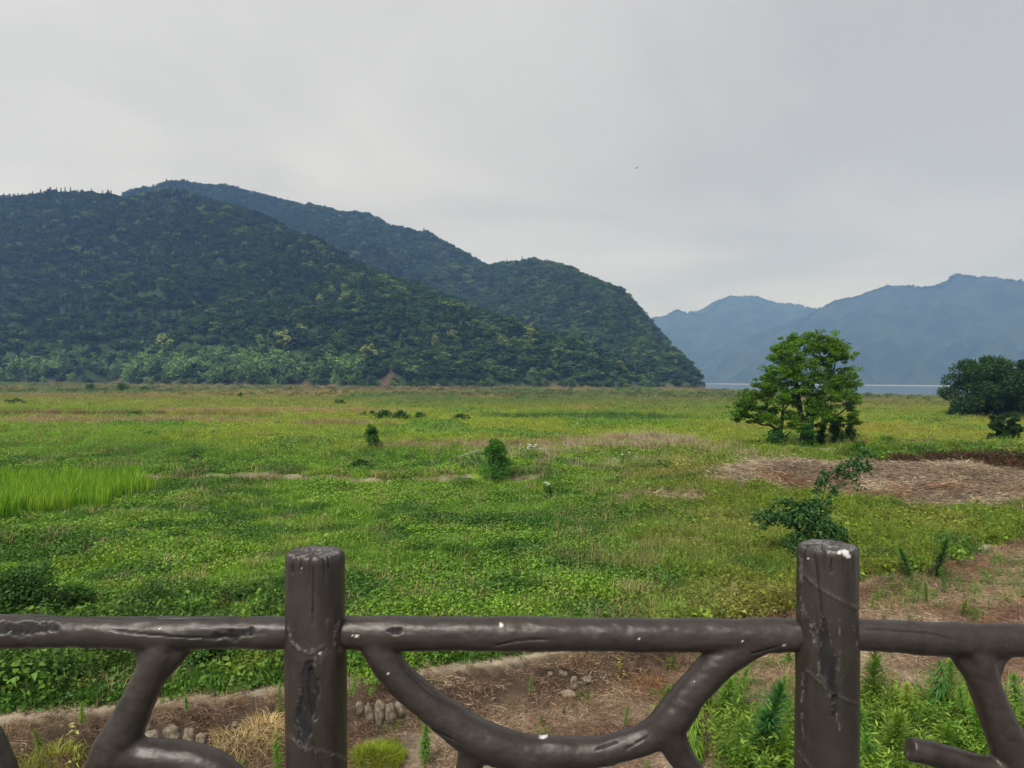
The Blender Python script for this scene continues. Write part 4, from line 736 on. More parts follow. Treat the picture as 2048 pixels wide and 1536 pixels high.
def bush(px, py_base, py_top, w_px, label, tint, cat='bush', name='bush', Lf=.1, n=None, group=None, shape='round', P0=None, stems=5, heart=False):
    p0 = ground_pt(px, py_base) if P0 is None else P0; k = np.linalg.norm((p0 - CAM)[:2]) / F_PX if p0[1] < 20 else p0[1] / F_PX; H = max((py_base - py_top) * k, .15) * 1.08; Wd = w_px * k / 2 * 1.12
    th = thing(name, label, cat, p0, group); ms = MB(); ml = MB(); n = n or int(np.clip(650 * H * Wd / (Lf * Lf * 14) ** .9 * .12, 160, 5200)); nb = 22 if H > 1 else 13
    for i in range(nb):
        t = rng.uniform(.18, .92); pr = {'round': math.sqrt(max(1 - (2 * t - .85) ** 2, .05)), 'column': .75 + .2 * math.sin(6 * t), 'cone': 1.05 - .7 * t}[shape]
        a = rng.uniform(0, 6.28); q = rng.uniform(.1, .85) * Wd * pr; c_ = np.array([math.cos(a) * q, math.sin(a) * q, t * H * rng.uniform(.9, 1.08)]); rr_ = max(Wd * .34 * pr, .05) * rng.uniform(.7, 1.35)
        rr_ = min(rr_, H * .35); limb(ms, (rng.normal(0, .05) * Wd, rng.normal(0, .05) * Wd, -.05), c_, .02 + .012 * H, .006, .04, 5)
        leafclump(ml, c_, rr_ * 1.35, int(1.5 * n) // nb, Lf, .6, .85, .15, .5 + rng.normal(0, .08), heart)
    child('stem', ms.mesh('stem', M_BARK), th); child('foliage', ml.mesh('foliage', M_LEAF), th, tint=tint); return th
GD = (.040, .125, .016); GM = (.07, .18, .018)
bush(1240 / 5.12 + 1400, 893, 846, 26, 'ivy covered stump, leftmost of the three right of the big tree trunk', GD, 'stump', 'ivy_stump', .11, 1500, shape='column')
bush(1390 / 5.12 + 1400, 893, 842, 44, 'broad ivy covered stump in the middle of the three right of the big tree', GD, 'stump', 'ivy_stump', .11, 2600, shape='column')
bush(1540 / 5.12 + 1400, 893, 836, 26, 'narrow ivy covered stump, rightmost of the three under the big tree', GD, 'stump', 'ivy_stump', .11, 1500, shape='column')
bush(1555, 895, 858, 36, 'dark leafy bush at the foot of the slender leaning tree', GD, Lf=.14, n=1500)
bush(1612, 915, 848, 46, 'mass of ivy wrapped round the base of the big tree trunk', (.04, .135, .014), 'ivy', 'ivy', .11, 4200, shape='cone', P0=t0 - [.0, .55, .1])
bush(1720, 905, 888, 40, 'low leafy bush on the brown ledge right of the ivy stumps', GM, Lf=.12, n=700)
bush(1775, 893, 874, 46, 'small ragged bush above the brown ledge, right of the big tree', GM, Lf=.12, n=700)
bush(744, 902, 846, 35, 'slim upright dark green shrub standing alone in the meadow left of centre', (.05, .15, .02), 'shrub', 'shrub', .09, 2600, shape='column')
bush(992, 966, 884, 72, 'taller leafy shrub with a bright top beside the broken dead poles', (.055, .185, .018), 'shrub', 'shrub', .075, 5200, shape='cone')
bush(25, 1232, 1122, 190, 'dark bushy shrub behind the left end of the railing', (.05, .125, .02), 'shrub', 'shrub', .075, 5200, P0=np.array([*on(35, 1250)[:2], zat(on(35, 1250))]))
bush(150, 1236, 1190, 80, 'smaller dark shrub right of the bushy one behind the left railing', (.05, .14, .02), 'shrub', 'shrub', .07, 2000)
bush(420, 1350, 1285, 90, 'round clump of broad leaved weeds behind the left rail next to the post', (.07, .17, .02), 'bush', 'bush', .085, 1600, heart=True)
# dark trees at the right
def darktree(px, pyb, pyt, w, label, ntop, P0=None, skirts=.06, Lf=.3, tint=(.032, .078, .018), nb=120, d_=0):
    p0 = ground_pt(px, pyb); k = p0[1] / F_PX; H = (pyb - pyt) * k; Wd = w * k / 2; th = thing('tree', label, 'tree', p0); ms = MB(); ml = MB()
    ms.tube([(0, 0, -.2), (.1, 0, H * .3), (0, 0, H * .6)], [.05 * H, .035 * H, .015 * H], 9)
    for i in range(nb):
        a = rng.uniform(0, 6.28); t = rng.uniform(skirts, .93); pr = math.sqrt(max(1 - (abs(t - .40) / .62) ** 2.6, .03)); q = rng.uniform(.35, .95) * Wd * pr; c_ = np.array([math.cos(a) * q, math.sin(a) * q, t * H * rng.uniform(.92, 1.07)]); R_ = Wd * rng.uniform(.10, .21)
        limb(ms, (0, 0, min(t, .5) * H * .8), c_, .012 * H, .004 * H, .06, 4); leafclump(ml, c_, R_ * 1.15, int(330 * ntop), Lf, .5, .8, .3, .45 + rng.normal(0, .14))
    child('trunk', ms.mesh('trunk', M_BARK, True), th); child('foliage', ml.mesh('foliage', M_LEAF), th, tint=tint); return th
darktree(2000, 838, 716, 205, 'broad dark evergreen tree with foliage to the ground at the right edge', 1.4)
darktree(2104, 836, 722, 130, 'darker tree just behind the broad evergreen, cut by the right edge', 1.0)
darktree(2013, 888, 822, 62, 'small dark tree with a leafy trunk in front of the broad evergreen', .8, skirts=.05, Lf=.16, nb=46)
# far shrubs of the plain
for px, yb, yt, w, lab in ((183, 782, 770, 20, 'left of the two round bushes in front of the bamboo slope'), (243, 783, 768, 22, 'right of the two round bushes in front of the bamboo slope'), (290, 782, 774, 24, 'low flat bush right of the two round bushes below the hill'), (32, 812, 800, 36, 'grey green bush patch near the left edge of the plain'), (266, 834, 826, 26, 'small dark bush at the end of the brown strip on the left'),
                           (680, 811, 803, 24, 'small bush above the right end of the dry strip'), (480, 797, 787, 9, 'tiny dark upright shrub far out on the plain left of centre'), (1036, 801, 794, 9, 'left of a pair of tiny shrubs far out in the centre'), (1048, 801, 794, 9, 'right of a pair of tiny shrubs far out in the centre'),
                           (730, 836, 825, 12, 'small round bush left of the long bush cluster'), (745, 834, 823, 10, 'second small bush left of the long bush cluster'), (768, 842, 824, 40, 'left bush of the long cluster in the meadow'), (800, 844, 826, 44, 'middle bush of the long cluster in the meadow'), (840, 842, 828, 40, 'right bush of the long cluster in the meadow'), (922, 844, 832, 40, 'faint bush patch right of the long cluster'),
                           (1225, 835, 828, 30, 'low bush far behind the centre right meadow'), (1030, 862, 855, 60, 'dark low weed patch in the yellow meadow above the poles'), (1340, 862, 854, 20, 'small dark tuft in the meadow left of the big tree'), (720, 934, 922, 30, 'dark clump left of the lone slim shrub, near the dirt ridge'), (390, 924, 912, 26, 'dark weed clump above the dirt ridge, left part')):
    bush(px, yb, yt, w, lab, (.04, .115, .022), Lf=.35 if yb < 815 else .22 if yb < 850 else .12, n=500 if w < 15 else 900)

# ------------------------------------------------------------------ sapling with big leaves behind the right post
def spray(ms, ml, P, r0, Lf, dens, tone=.45, t0_=.25):
    dens = int(dens * 1.15)
    """an arching stem with drooping leaves set along it"""
    Q = catmull(np.asarray(P, float), 26); ms.tube(Q, np.linspace(r0, r0 * .3, 26), 5, cap=False); m_ = dens; t = rng.uniform(t0_, 1, m_); b0 = Q[(t * 25).astype(int)] + rng.normal(0, .05, (m_, 3))
    A = unit(np.concatenate([rng.normal(size=(m_, 2)), rng.normal(-.5, .3, (m_, 1))], 1)); b0 = b0 + rng.normal(0, .05, (m_, 3)); ml.leaves(b0, A, rdir(m_, .6), Lf * rng.uniform(.6, 1.3, m_), Lf * .7, np.clip(rng.normal(tone, .22, m_), 0, 1), .08, True)
p0 = ground_pt(1632, 1130); th = thing('sapling', 'dark leafed sapling with long arching sprays rising behind the right post', 'sapling', p0); ms = MB(); ml = MB(); SY = p0[1]
def sw(px, py, dy_=0): return at(px, py, SY + dy_) - p0
for P, dn_ in (([(0, 0, 0), sw(1630, 1060), sw(1600, 1010), sw(1560, 1005), sw(1500, 1045)], 230), ([(0, 0, 0), sw(1640, 1060), sw(1628, 1000), sw(1640, 965), sw(1655, 945)], 120), ([(0, 0, 0), sw(1650, 1050), sw(1660, 1000), sw(1672, 970)], 120), ([(0, 0, 0), sw(1640, 1040), sw(1655, 960), sw(1690, 930), sw(1722, 925)], 130), ([(0, 0, 0), sw(1645, 1010), sw(1700, 950), sw(1745, 935)], 90), ([sw(1655, 965), sw(1690, 945), sw(1720, 975)], 50),
               ([(0, 0, 0), sw(1600, 1060, .3), sw(1560, 1035, .3), sw(1520, 1050)], 200), ([(0, 0, 0), sw(1680, 1060, -.2), sw(1690, 1090)], 120), ([sw(1690, 935), sw(1710, 912), sw(1740, 905)], 60)): spray(ms, ml, P, .013, .115, dn_, t0_=.62 if P[-1][2] > 2.3 else .3)
for px, py, r_, dn_ in ((1605, 1030, .40, 420), (1640, 1055, .42, 460), (1600, 1085, .38, 300), (1660, 1090, .36, 260), (1570, 1035, .26, 150), (1625, 1010, .25, 160), (1540, 1030, .18, 80)): leafclump(ml, sw(px, py), r_, dn_, .115, .6, .8, .35, .45, True)
child('stem', ms.mesh('stem', M_BARK), th); child('foliage', ml.mesh('foliage', M_LEAF), th, tint=(.050, .135, .036))

# ------------------------------------------------------------------ upright weeds near the railing
def weed_mesh(H, n=110, L=.17, W=.026, droop=.0, seed=0, thick=.9):
    ml = MB(); ms = MB(); lean = rng.normal(0, .12, 2); ms.tube([(0, 0, -.03), (lean[0] * .5 * H, lean[1] * .5 * H, H * .5), (lean[0] * H, lean[1] * H, H * .97)], [.007, .005, .002], 5)
    t = np.sort(rng.uniform(.06, 1, n)) ** .85; a = np.arange(n) * 2.4 + rng.normal(0, .3, n); up = np.interp(t, [0, .8, 1], [.15, .7, 2.0]) - droop; A = unit(np.stack([np.cos(a), np.sin(a), up + rng.normal(0, .25, n)], 1)); P = np.stack([lean[0] * t * H, lean[1] * t * H, t * H], 1)
    Ln = L * np.interp(t, [0, .3, .85, 1], [.7, 1.1, .9, .45]) * rng.uniform(.8, 1.2, n); side = np.stack([-np.sin(a), np.cos(a), 0 * a], 1); Wn = W * Ln / L
    for seg_ in (0, 1):     # each leaf in two pieces, the outer one bending down
        A2 = A if seg_ == 0 else unit(A - [0, 0, .40 + droop]); B0 = P if seg_ == 0 else P + A * (Ln * .5)[:, None]; w0 = Wn * (.5 if seg_ == 0 else 1.0); w1 = Wn * (1.0 if seg_ == 0 else .08)
        E = B0 + A2 * (Ln * .5)[:, None]; v = np.stack([B0 - side * w0[:, None] * .5, B0 + side * w0[:, None] * .5, E + side * w1[:, None] * .5, E - side * w1[:, None] * .5], 1).reshape(-1, 3)
        ml.add(v, np.arange(n)[:, None] * 4 + [0, 1, 2, 3], None, np.repeat(np.clip(.4 + .3 * t + rng.normal(0, .1, n), 0, 1), 4))
    return ms.mesh('weed_stem', M_STEM), ml.mesh('weed_leaves', M_LEAF)
WM = {'slim': [weed_mesh(1, 190, .17, .024) for _ in range(6)], 'bushy': [weed_mesh(1, int(rng.integers(190, 340)), rng.uniform(.18, .27), .027, rng.uniform(-.25, .25)) for _ in range(8)], 'droop': [weed_mesh(1, 210, .32, .032, .8) for _ in range(2)]}
def weed(px, yb, yt, kind_, label, tint=(.15, .30, .035), group=None):
    p0 = ground_pt(px, yb); k = np.linalg.norm(p0 - CAM) / F_PX; H = (yb - yt) * k * 1.02; a, b_ = WM[kind_][rng.integers(0, len(WM[kind_]))]; th = thing('weed', label, 'weed', p0, group, rng.uniform(0, 6.28))
    th.scale = (H * rng.uniform(.8, 1.15),) * 2 + (H,); th.rotation_euler = (rng.normal(0, .09), rng.normal(0, .09), rng.uniform(0, 6.28)); tint = np.array(tint) * np.exp(rng.normal(0, .12, 3) * [1, .6, 1])
    for nm_, me_, tn in (('stem', a, None), ('leaves', b_, tint)):
        o = bpy.data.objects.new(nm_, me_); sc.collection.objects.link(o); o.parent = th; tagit(o, tint=tn)
    return th
YEL = (.33, .34, .03)
for a in ((1745, 1432, 1300, 'bushy', 'tall bushy weed just right of the right post, under the rail'), (1508, 1536, 1382, 'bushy', 'dark tall weed with drooping leaf rings left of the right post', (.045, .15, .025)), (1876, 1455, 1352, 'droop', 'dark weed with hanging leaves in front of the pale soil at right', (.05, .16, .025)),
          (1808, 1462, 1374, 'slim', 'yellowed weed between the right post and the right branch', YEL), (1905, 1450, 1352, 'slim', 'bright weed touching the hanging leaved one on its right', ), (1248, 1456, 1418, 'slim', 'small bushy weed on the litter above the branch bowl'), (850, 1536, 1466, 'bushy', 'small upright weed right of the round yellow tuft'), (1060, 1388, 1352, 'slim', 'small weed against the brown bank right of the sloping branch'),
          (557, 1545, 1478, 'slim', 'narrow weed touching the left side of the left post at the bottom'), (560, 1440, 1378, 'slim', 'upright weed beside the left post on the path'), (700, 1400, 1350, 'slim', 'weed just right of the left post at the path edge'), (742, 1400, 1352, 'slim', 'weed above the row of pale stones right of the left post'), (375, 1425, 1398, 'bushy', 'tiny bright sprout on the path right of the left branch'), (163, 1450, 1415, 'bushy', 'bright weed tuft in the middle of the path at left'),
          (88, 1515, 1470, 'bushy', 'pale green weed below the path at far left', (.13, .22, .03)), (1385, 1536, 1440, 'droop', 'weed with bent broad leaves at the right foot of the bowl'), (1412, 1436, 1340, 'bushy', 'leafy weed seen through the crook of the right arm'), (1440, 1452, 1362, 'bushy', 'leafy weed in the middle of the thicket left of the right post'), (1470, 1420, 1340, 'slim', 'thin weed near the top of the thicket left of the right post'),
          (1560, 1425, 1360, 'slim', 'slender weed close to the left side of the right post'), (1578, 1330, 1300, 'bushy', 'small weed just under the rail left of the right post'), (1455, 1536, 1450, 'slim', 'slim weed left of the dark tall one'), (1540, 1520, 1440, 'bushy', 'bushy weed between the dark tall one and the right post'), (1572, 1560, 1480, 'bushy', 'low weed at the bottom edge against the right post'), (1482, 1570, 1500, 'bushy', 'low leafy weed at the bottom edge under the dark tall one'),
          (1735, 1500, 1430, 'bushy', 'bushy weed low against the right side of the right post'), (1770, 1540, 1440, 'bushy', 'tall weed at the bottom between the right post and cut branch end'), (1742, 1570, 1490, 'bushy', 'leafy weed at the bottom edge right of the right post'), (1800, 1560, 1465, 'slim', 'weed behind the sawn end of the short branch'), (1845, 1500, 1430, 'slim', 'thin weed above the sawn short branch'), (1940, 1490, 1405, 'slim', 'weed left of the right branch, above the short branch'),
          (1962, 1520, 1440, 'bushy', 'weed partly hidden by the right branch'), (1900, 1540, 1470, 'bushy', 'weed behind the middle of the short branch'), (2035, 1440, 1370, 'bushy', 'weed at the right edge behind the right branch'), (1868, 1160, 1092, 'bushy', 'dark upright weed, right of the pair beyond the right rail', (.04, .125, .02)), (1822, 1158, 1108, 'bushy', 'dark bushy weed, left of the pair beyond the right rail', (.05, .15, .02)), (1855, 1212, 1172, 'bushy', 'leafy bright weed on the bare soil above the right rail'),
          (1785, 1225, 1205, 'bushy', 'low star shaped weed above the right rail near the post'), (1890, 1190, 1145, 'slim', 'slim weed in front of the dark upright pair'), (1925, 1232, 1205, 'bushy', 'low bright weed above the right rail on bare soil'), (1740, 1225, 1190, 'slim', 'weed standing against the right post above the rail'), (1330, 1400, 1372, 'bushy', 'small sprout on the litter left of the right arm'), (1082, 1452, 1430, 'bushy', 'tiny yellow green sprout just above the bowl', (.16, .26, .03)), (1128, 1432, 1416, 'bushy', 'flat sprout in the middle of the straw litter')):
    weed(*a)
# dry yellow reed, dead stalks
def stalks(px, yb, yt, label, n_, leafy, tint=(.30, .25, .08), w=.004, spread=.1, cat='stalk', name='dead_stalk'):
    p0 = ground_pt(px, yb); k = np.linalg.norm(p0 - CAM) / F_PX; H = (yb - yt) * k; th = thing(name, label, cat, p0); ms = MB()
    for i in range(n_):
        e = np.array([rng.normal(0, spread) * H, rng.normal(0, spread) * H, H * rng.uniform(.75, 1) if i else H]); ms.tube([(rng.normal(0, .01), 0, -.03), e * [.45, .45, .5], e], [w * 1.4, w, w * .5], 5)
    child('stem', ms.mesh('stem', M_DEADWOOD if tint is None else M_BARK), th)
    if leafy:
        ml = MB(); t = rng.uniform(.2, 1, leafy); a = rng.uniform(0, 6.28, leafy); ml.leaves(np.stack([0 * t, 0 * t, t * H], 1), unit(np.stack([np.cos(a), np.sin(a), rng.normal(-.3, .4, leafy)], 1)), rdir(leafy, .5), .13 * rng.uniform(.5, 1.2, leafy), .03, rng.uniform(size=leafy)); child('leaves', ml.mesh('leaves', M_DRY), th, tint=tint)
    return th
stalks(1242, 1372, 1308, 'dry yellowing plant on the litter beneath the middle of the rail', 2, 46, (.33, .30, .08))
stalks(1925, 1242, 1150, 'thin dark dead stalk, left of the two on bare soil above the right rail', 1, 0); stalks(1946, 1236, 1165, 'thin dark dead stalk, right of the two on bare soil above the right rail', 1, 0); stalks(2036, 1245, 1170, 'thin dead stalk at the far right edge above the rail', 1, 0)
stalks(1405, 1530, 1440, 'withered brown leafy stalk beside the bent weed at the right foot of the bowl', 1, 30, (.10, .06, .035)); stalks(150, 1545, 1465, 'pale branching dry plant at the bottom left corner', 5, 40, (.36, .36, .12), .006, .22)
def tuft(px, yb, r, h, label, tint, n_, mat, L=.02, name='grass_tuft', up=.6):
    p0 = ground_pt(px, yb); th = thing(name, label, 'grass', p0); mb = MB(); a = rng.uniform(0, 6.28, n_); q = r * np.sqrt(rng.uniform(size=n_)); q = q * (1 + .5 * (fbm(np.cos(a) * 1.5 + 3, np.sin(a) * 1.5 + 3, int(px), 2) - .3)); P = np.stack([np.cos(a) * q, np.sin(a) * q, h * .45 * np.maximum(1 - (q / r) ** 2, 0) + h * .35 * (fbm(np.cos(a) * q * 9, np.sin(a) * q * 9, int(px) + 1, 2) - .5)], 1); b_ = a + rng.normal(0, .8, n_)
    mb.blades(P, np.stack([np.cos(b_), np.sin(b_)], 1), h * rng.uniform(.35, .8, n_), L * rng.uniform(.5, 1.2, n_), up * rng.uniform(.5, 1.8, n_), rng.uniform(size=n_)); child('blades', mb.mesh('blades', mat), th, tint=tint, kind='stuff'); return th
tuft(757, 1524, .38, .26, 'round yellow green moss like tuft at the bottom beside the left post', (.26, .34, .03), 2200, M_GRASS, .008)
tuft(480, 1500, .42, .42, 'golden dry grass tuft left of the left post', (.46, .36, .17), 480, M_DRY, .009, up=1.3); tuft(530, 1470, .3, .3, 'smaller golden dry tuft touching the left post', (.42, .31, .14), 260, M_DRY, .009, up=1.3)
tuft(110, 1530, .30, .3, 'yellow green weed tuft at the bottom left corner', (.24, .27, .04), 160, M_GRASS, .014); tuft(1300, 1372, .35, .14, 'rusty dry tuft right of the pale flat stone', (.28, .15, .06), 500, M_DRY, .010, up=1.2)

# ------------------------------------------------------------------ stones, log, poles, flowers, bird
def stone(px, py, w_px, h_px, label, tilt=0.0, mat=None, tint=None, emb=.3):
    w_px = w_px * rng.uniform(.75, 1.05); tilt = tilt + rng.normal(0, .2)
    if mat: emb = -.35
    p0 = ground_pt(px, py + h_px * .5); k = np.linalg.norm(p0 - CAM) / F_PX; a, h = w_px * k / 2, h_px * k / 2; u_, v_ = np.meshgrid(np.linspace(0, 2 * np.pi, 22, endpoint=False), np.linspace(0, np.pi, 13)); sd = rng.integers(0, 999)
    D = np.stack([np.sin(v_) * np.cos(u_), np.sin(v_) * np.sin(u_), np.cos(v_)], 2).reshape(-1, 3); D = np.sign(D) * np.abs(D) ** .85; f = 1 + .40 * (fbm(D[:, 0] * 2.4 + 5, D[:, 1] * 2 + D[:, 2] * 2.2 + 5, sd, 4) - .5) * 2
    V = D * f[:, None] * [a, a * .8, h]; ct, st_ = math.cos(tilt), math.sin(tilt); V = V @ np.array([[ct, 0, st_], [0, 1, 0], [-st_, 0, ct]]).T + [0, 0, h * (.55 - emb)]
    ii = np.arange(12)[:, None] * 22 + np.arange(22)[None, :]; jj = np.arange(12)[:, None] * 22 + (np.arange(22)[None, :] + 1) % 22; Q = np.stack([ii, ii + 22, jj + 22, jj], 2).reshape(-1, 4)
    return link('stone', make_mesh('stone', V, Q, None, None, mat or M_STONE, True), loc=p0, label=label, cat='stone')
M_PALE = barkmat('pale_stone', (.36, .31, .22), (.52, .46, .35), 12)
for a in ((292, 1445, 26, 22, 'light stone half hidden by the left branch, highest of the bank stones there'), (302, 1470, 34, 26, 'rounded stone right against the left branch in the brown bank'), (345, 1458, 26, 34, 'knobbly brown stone second from the left branch'), (378, 1465, 26, 40, 'upright oval stone third from the left branch', .25), (402, 1472, 22, 26, 'small brown stone rightmost of the group by the left branch'),
          (720, 1408, 16, 26, 'small grey stone leftmost in the row right of the left post'), (739, 1414, 15, 38, 'narrow white streaked upright stone in the row', -.1), (760, 1410, 26, 44, 'largest tan stone in the middle of the row'), (781, 1412, 20, 40, 'dark mottled stone right of the largest in the row', .1), (800, 1408, 24, 32, 'brown angular stone at the right end of the row'),
          (1148, 1358, 18, 26, 'upright oval stone leaning on the bank behind the pale flat stone', .2), (1174, 1356, 22, 14, 'flat stone right of the upright oval one on the bank'), (470, 1446, 14, 10, 'tiny pale stone in the brown bank above the golden tuft'), (1100, 1345, 10, 8, 'tiny light stone high in the brown bank'), (1122, 1342, 10, 8, 'second tiny light stone high in the brown bank'), (1130, 1345, 12, 9, 'third tiny light stone high in the brown bank')): stone(*a)
stone(1137, 1388, 30, 12, 'pale flat pebble like stone lying on the litter at the bank foot', .12, M_PALE)
def pole(a, b_, r0, r1, Y_, label, name, cat, dy=0.0):
    A = at(*a, Y_); B_ = at(*b_, Y_ + dy); t = np.linspace(0, 1, 8)[:, None]; P = (B_ - A) * t + rng.normal(0, .012, (8, 3)); mb = MB(); mb.tube(P, np.linspace(r0, r1, 8), 8); return link(name, mb.mesh(name, M_DEADWOOD, True), loc=A, label=label, cat=cat)
PY = on(975, 955)[1]
pole((916, 914), (978, 896), .035, .02, PY, 'pale dead pole lying slantwise against the leafy shrub', 'dead_pole', 'pole')
for i, (a, b_) in enumerate((((942, 886), (978, 930)), ((920, 918), (928, 940)), ((935, 912), (958, 938)), ((948, 908), (962, 940)))):
    pole(a, b_, .012, .008, PY, ['thin bare twig crossing behind the pale dead pole', 'short twig hanging from the left end of the dead pole', 'thin twig slanting down left of the leafy shrub', 'thin twig nearest the leafy shrub under the pole'][i], 'dead_twig', 'twig')
L0 = on(915, 957, .1); pole((915, 955), (946, 944), .09, .06, L0[1], 'short pale log lying on the dirt ridge left of the leafy shrub', 'log', 'log', .8)
def umbel(px, yb, yt, w, label, nfl):
    p0 = ground_pt(px, yb); k = p0[1] / F_PX; H = (yb - yt) * k; th = thing('flowering_weed', label, 'flower', p0); ms = MB(); mf = MB(); ml = MB()
    for i in range(nfl):
        c_ = np.array([rng.uniform(-1, 1) * w * k / 2, rng.uniform(-.2, .2), H * rng.uniform(.7, 1)]); limb(ms, (0, 0, 0), c_, .008, .005, .05, 4); n_ = 34; a = rng.uniform(0, 6.28, n_); q = .075 * np.sqrt(rng.uniform(size=n_)); P = c_ + np.stack([np.cos(a) * q, np.sin(a) * q, .02 + rng.uniform(0, .03, n_)], 1); mf.leaves(P, rdir(n_, .1), rdir(n_, .85), .05, .05, rng.uniform(.5, 1, n_))
    leafclump(ml, np.array([0, 0, H * .35]), w * k * .5, 500, .09, .4, .7); child('stem', ms.mesh('stem', M_STEM), th); child('flower_head', mf.mesh('flower_head', M_DRY), th, tint=(.50, .54, .44), kind='stuff'); child('leaves', ml.mesh('leaves', M_LEAF), th, tint=(.10, .20, .03))
umbel(1058, 925, 890, 50, 'weed with flat white flower heads right of the leafy shrub', 11); umbel(1098, 985, 968, 18, 'small weed with few white flower heads in the green slope', 3); umbel(1255, 925, 905, 30, 'faint white flowered weed near the pale dry grass', 4)
# bird
pb = at(1273, 336, 70); u_, v_ = np.meshgrid(np.linspace(0, 2 * np.pi, 12, endpoint=False), np.linspace(0, 1, 12)); rb = .036 * np.sin(np.pi * np.clip(v_ * .97 + .015, 0, 1)) ** .7 * (1 - .35 * v_) + .002
V = np.stack([(v_ - .4) * .19, rb * np.cos(u_), rb * np.sin(u_)], 2).reshape(-1, 3); ii = np.arange(11)[:, None] * 12 + np.arange(12)[None, :]; jj = np.arange(11)[:, None] * 12 + (np.arange(12)[None, :] + 1) % 12; Q = [np.stack([ii, jj, jj + 12, ii + 12], 2).reshape(-1, 4)]; nv = len(V); VV = [V]
for sgn in (-1, 1):
    w = np.array([(-.04, 0, .012), (.045, 0, .012), (.05, sgn * .11, .05), (-.01, sgn * .12, .052), (.09, sgn * .25, .02), (.05, sgn * .255, .022)]); w2 = w - [0, 0, .006]; VV += [w, w2]; f = np.array([(0, 1, 2, 3), (3, 2, 4, 5)]); g2 = f[:, ::-1] + 6; ed = [(0, 3), (3, 5), (5, 4), (4, 2), (2, 1)]; Q += [f + nv, g2 + nv, np.array([(a, b_, b_ + 6, a + 6) for a, b_ in ed]) + nv]; nv += 12
w = np.array([(.10, -.008, 0), (.10, .008, 0), (.17, .03, 0), (.17, -.03, 0)]); VV += [w, w - [0, 0, .005]]; Q += [np.array([(0, 1, 2, 3), (7, 6, 5, 4), (2, 6, 7, 3), (0, 3, 7, 4), (1, 5, 6, 2)]) + nv]
mbd = barkmat('bird_feathers', (.02, .02, .02), (.05, .045, .04)); o = link('bird', make_mesh('bird', np.concatenate(VV), np.concatenate(Q), None, None, mbd, True), loc=pb, label='tiny dark bird flying in the grey sky right of centre', cat='bird', rz=.5)
# ------------------------------------------------------------------ trees of the hills that stand out one by one
def hilltree(px, py, fn, me_, size, label, tint, group, name):
    """stand a tree where the sight line meets the hill"""
    d_ = ray(px, py); ts = np.arange(480, 1900, 2.0); P = CAM + np.outer(ts, d_ / d_[1]); h = np.maximum(hA(P[:, 0], P[:, 1]), hB(P[:, 0], P[:, 1])) if fn is None else fn(P[:, 0], P[:, 1]); k = np.where(h + 1.2 > P[:, 2])[0]
    if len(k): p_ = P[k[0]]; p_ = np.array([p_[0], p_[1], h[k[0]] - .5])
    else:
        k = np.argmax(h - P[:, 2]); p_ = np.array([P[k, 0], P[k, 1], h[k] - .5])
    o = link(name, me_, loc=p_, label=label, cat='tree', group=group, rz=rng.uniform(0, 6.28), tint=tint); o.scale = [float(v) for v in size]; return o
PT = (.215, .26, .075)  # pale leaf colour of the standout trees, varied per tree
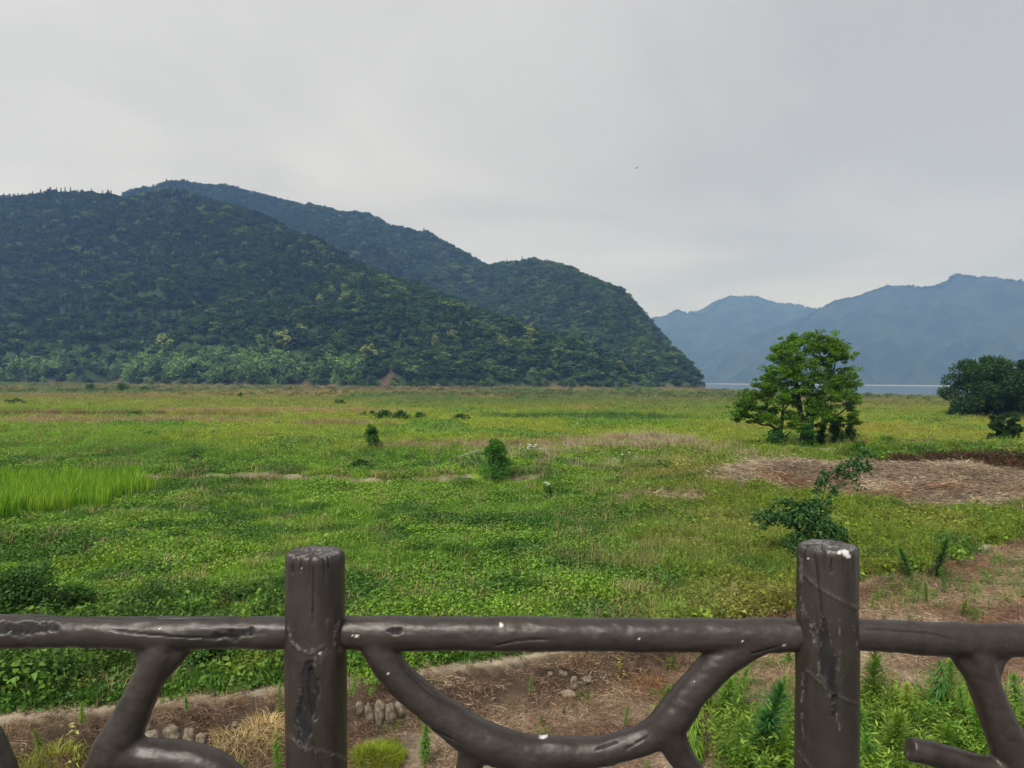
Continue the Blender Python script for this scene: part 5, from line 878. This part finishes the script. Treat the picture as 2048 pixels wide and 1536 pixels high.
for px, py, w, lab in ((330, 690, 1.9, 'pale round crowned tree left of the middle on the lower hillside above the bamboo'), (565, 688, 2.0, 'second pale round crowned tree on the lower hillside, right of the other'), (262, 552, 1.2, 'small bright tree high on the left hillside'), (232, 560, 1.0, 'bright small tree just left of another high on the left hillside'), (385, 612, 1.3, 'pale tree in the middle height of the left hillside'), (735, 718, 2.0, 'large pale bushy tree above the red earth scar'),
                       (660, 585, 1.6, 'bright tree at the upper edge of the pale patch mid hill'), (690, 600, 1.5, 'bright tree right of another in the pale patch mid hill'), (1060, 672, 1.6, 'light green tree on the low spur crest right of centre'), (1065, 650, 1.2, 'upper light green tree of the pair on the low spur crest'), (1240, 740, 1.4, 'brownish pale tree near the foot of the spur end'), (600, 665, 1.3, 'pale tree between the two big round crowns and the scar'), (440, 600, 1.1, 'faint pale crown above the gap of the two round trees'),
                       (20, 755, 1.0, 'round pale shrub like tree at the hill foot on the left edge'), (870, 690, 1.5, 'light crown low on the hill right of the scar'), (905, 672, 1.3, 'light crown higher up right of the scar'), (640, 600, 1.2, 'leftmost bright crown of the pale patch mid hill'), (1000, 690, 1.4, 'light crown in the lower middle of the spur')):
    hilltree(px, py + 8, None, FT[rng.integers(0, 5)], (w, w, w * .95), lab, (np.array(PT) * rng.uniform(.7, 1.05)).tolist(), 'pale trees standing out on the wooded hill', 'pale_tree')
ORD = 'first second third fourth fifth sixth seventh eighth ninth tenth eleventh twelfth thirteenth fourteenth fifteenth sixteenth seventeenth eighteenth nineteenth twentieth twenty-first twenty-second twenty-third twenty-fourth twenty-fifth twenty-sixth'.split()
for i, (px, py) in enumerate(sorted([(40, 392), (60, 388), (72, 386), (85, 386), (97, 384), (113, 380), (122, 372), (130, 370), (141, 374), (150, 372), (155, 374), (164, 370), (176, 380), (183, 376), (215, 380), (222, 384), (250, 392), (258, 396), (28, 396), (105, 382), (172, 380), (205, 386)])):
    hilltree(px, py + 17, hA, FT[5 + i % 3], (1.1, 1.1, rng.uniform(.9, 1.5)), f'{ORD[i]} pointed conifer from the left on the skyline of the left hill', (.022, .045, .02), 'conifers on the left crest', 'conifer')
nf = 0
for i in range(26):
    px = 20 + i * 51 + rng.uniform(-14, 14)
    if 765 < px < 815: continue
    nf += 1
    hilltree(px, 762 + px * .012, None, FT[rng.integers(0, 5)], [rng.uniform(.7, 1.15)] * 3, f'{ORD[nf - 1]} bushy tree from the left in the row along the foot of the wooded hill', (np.array([.055, .105, .032]) * rng.uniform(.7, 1.5)).tolist(), 'trees along the foot of the hill', 'foothill_tree')
#@@OBJ_END
# ------------------------------------------------------------------ haze
m, n, l = newmat('haze_air'); out = n.new('ShaderNodeOutputMaterial'); pv = n.new('ShaderNodeVolumePrincipled'); l.new(pv.outputs[0], out.inputs['Volume'])
pv.inputs['Color'].default_value = (.215, .375, .80, 1); pv.inputs['Absorption Color'].default_value = (1, 1, 1, 1); pv.inputs['Density'].default_value = HAZE; pv.inputs['Anisotropy'].default_value = 0.0
hv = np.array([(a, b, c_) for a in (-1700, 4600) for b in (-60, 5900) for c_ in (-6.5, 600)], float)
link('haze', make_mesh('haze', hv, [(0, 1, 3, 2), (4, 6, 7, 5), (0, 4, 5, 1), (2, 3, 7, 6), (0, 2, 6, 4), (1, 5, 7, 3)], None, None, m), kind='stuff')
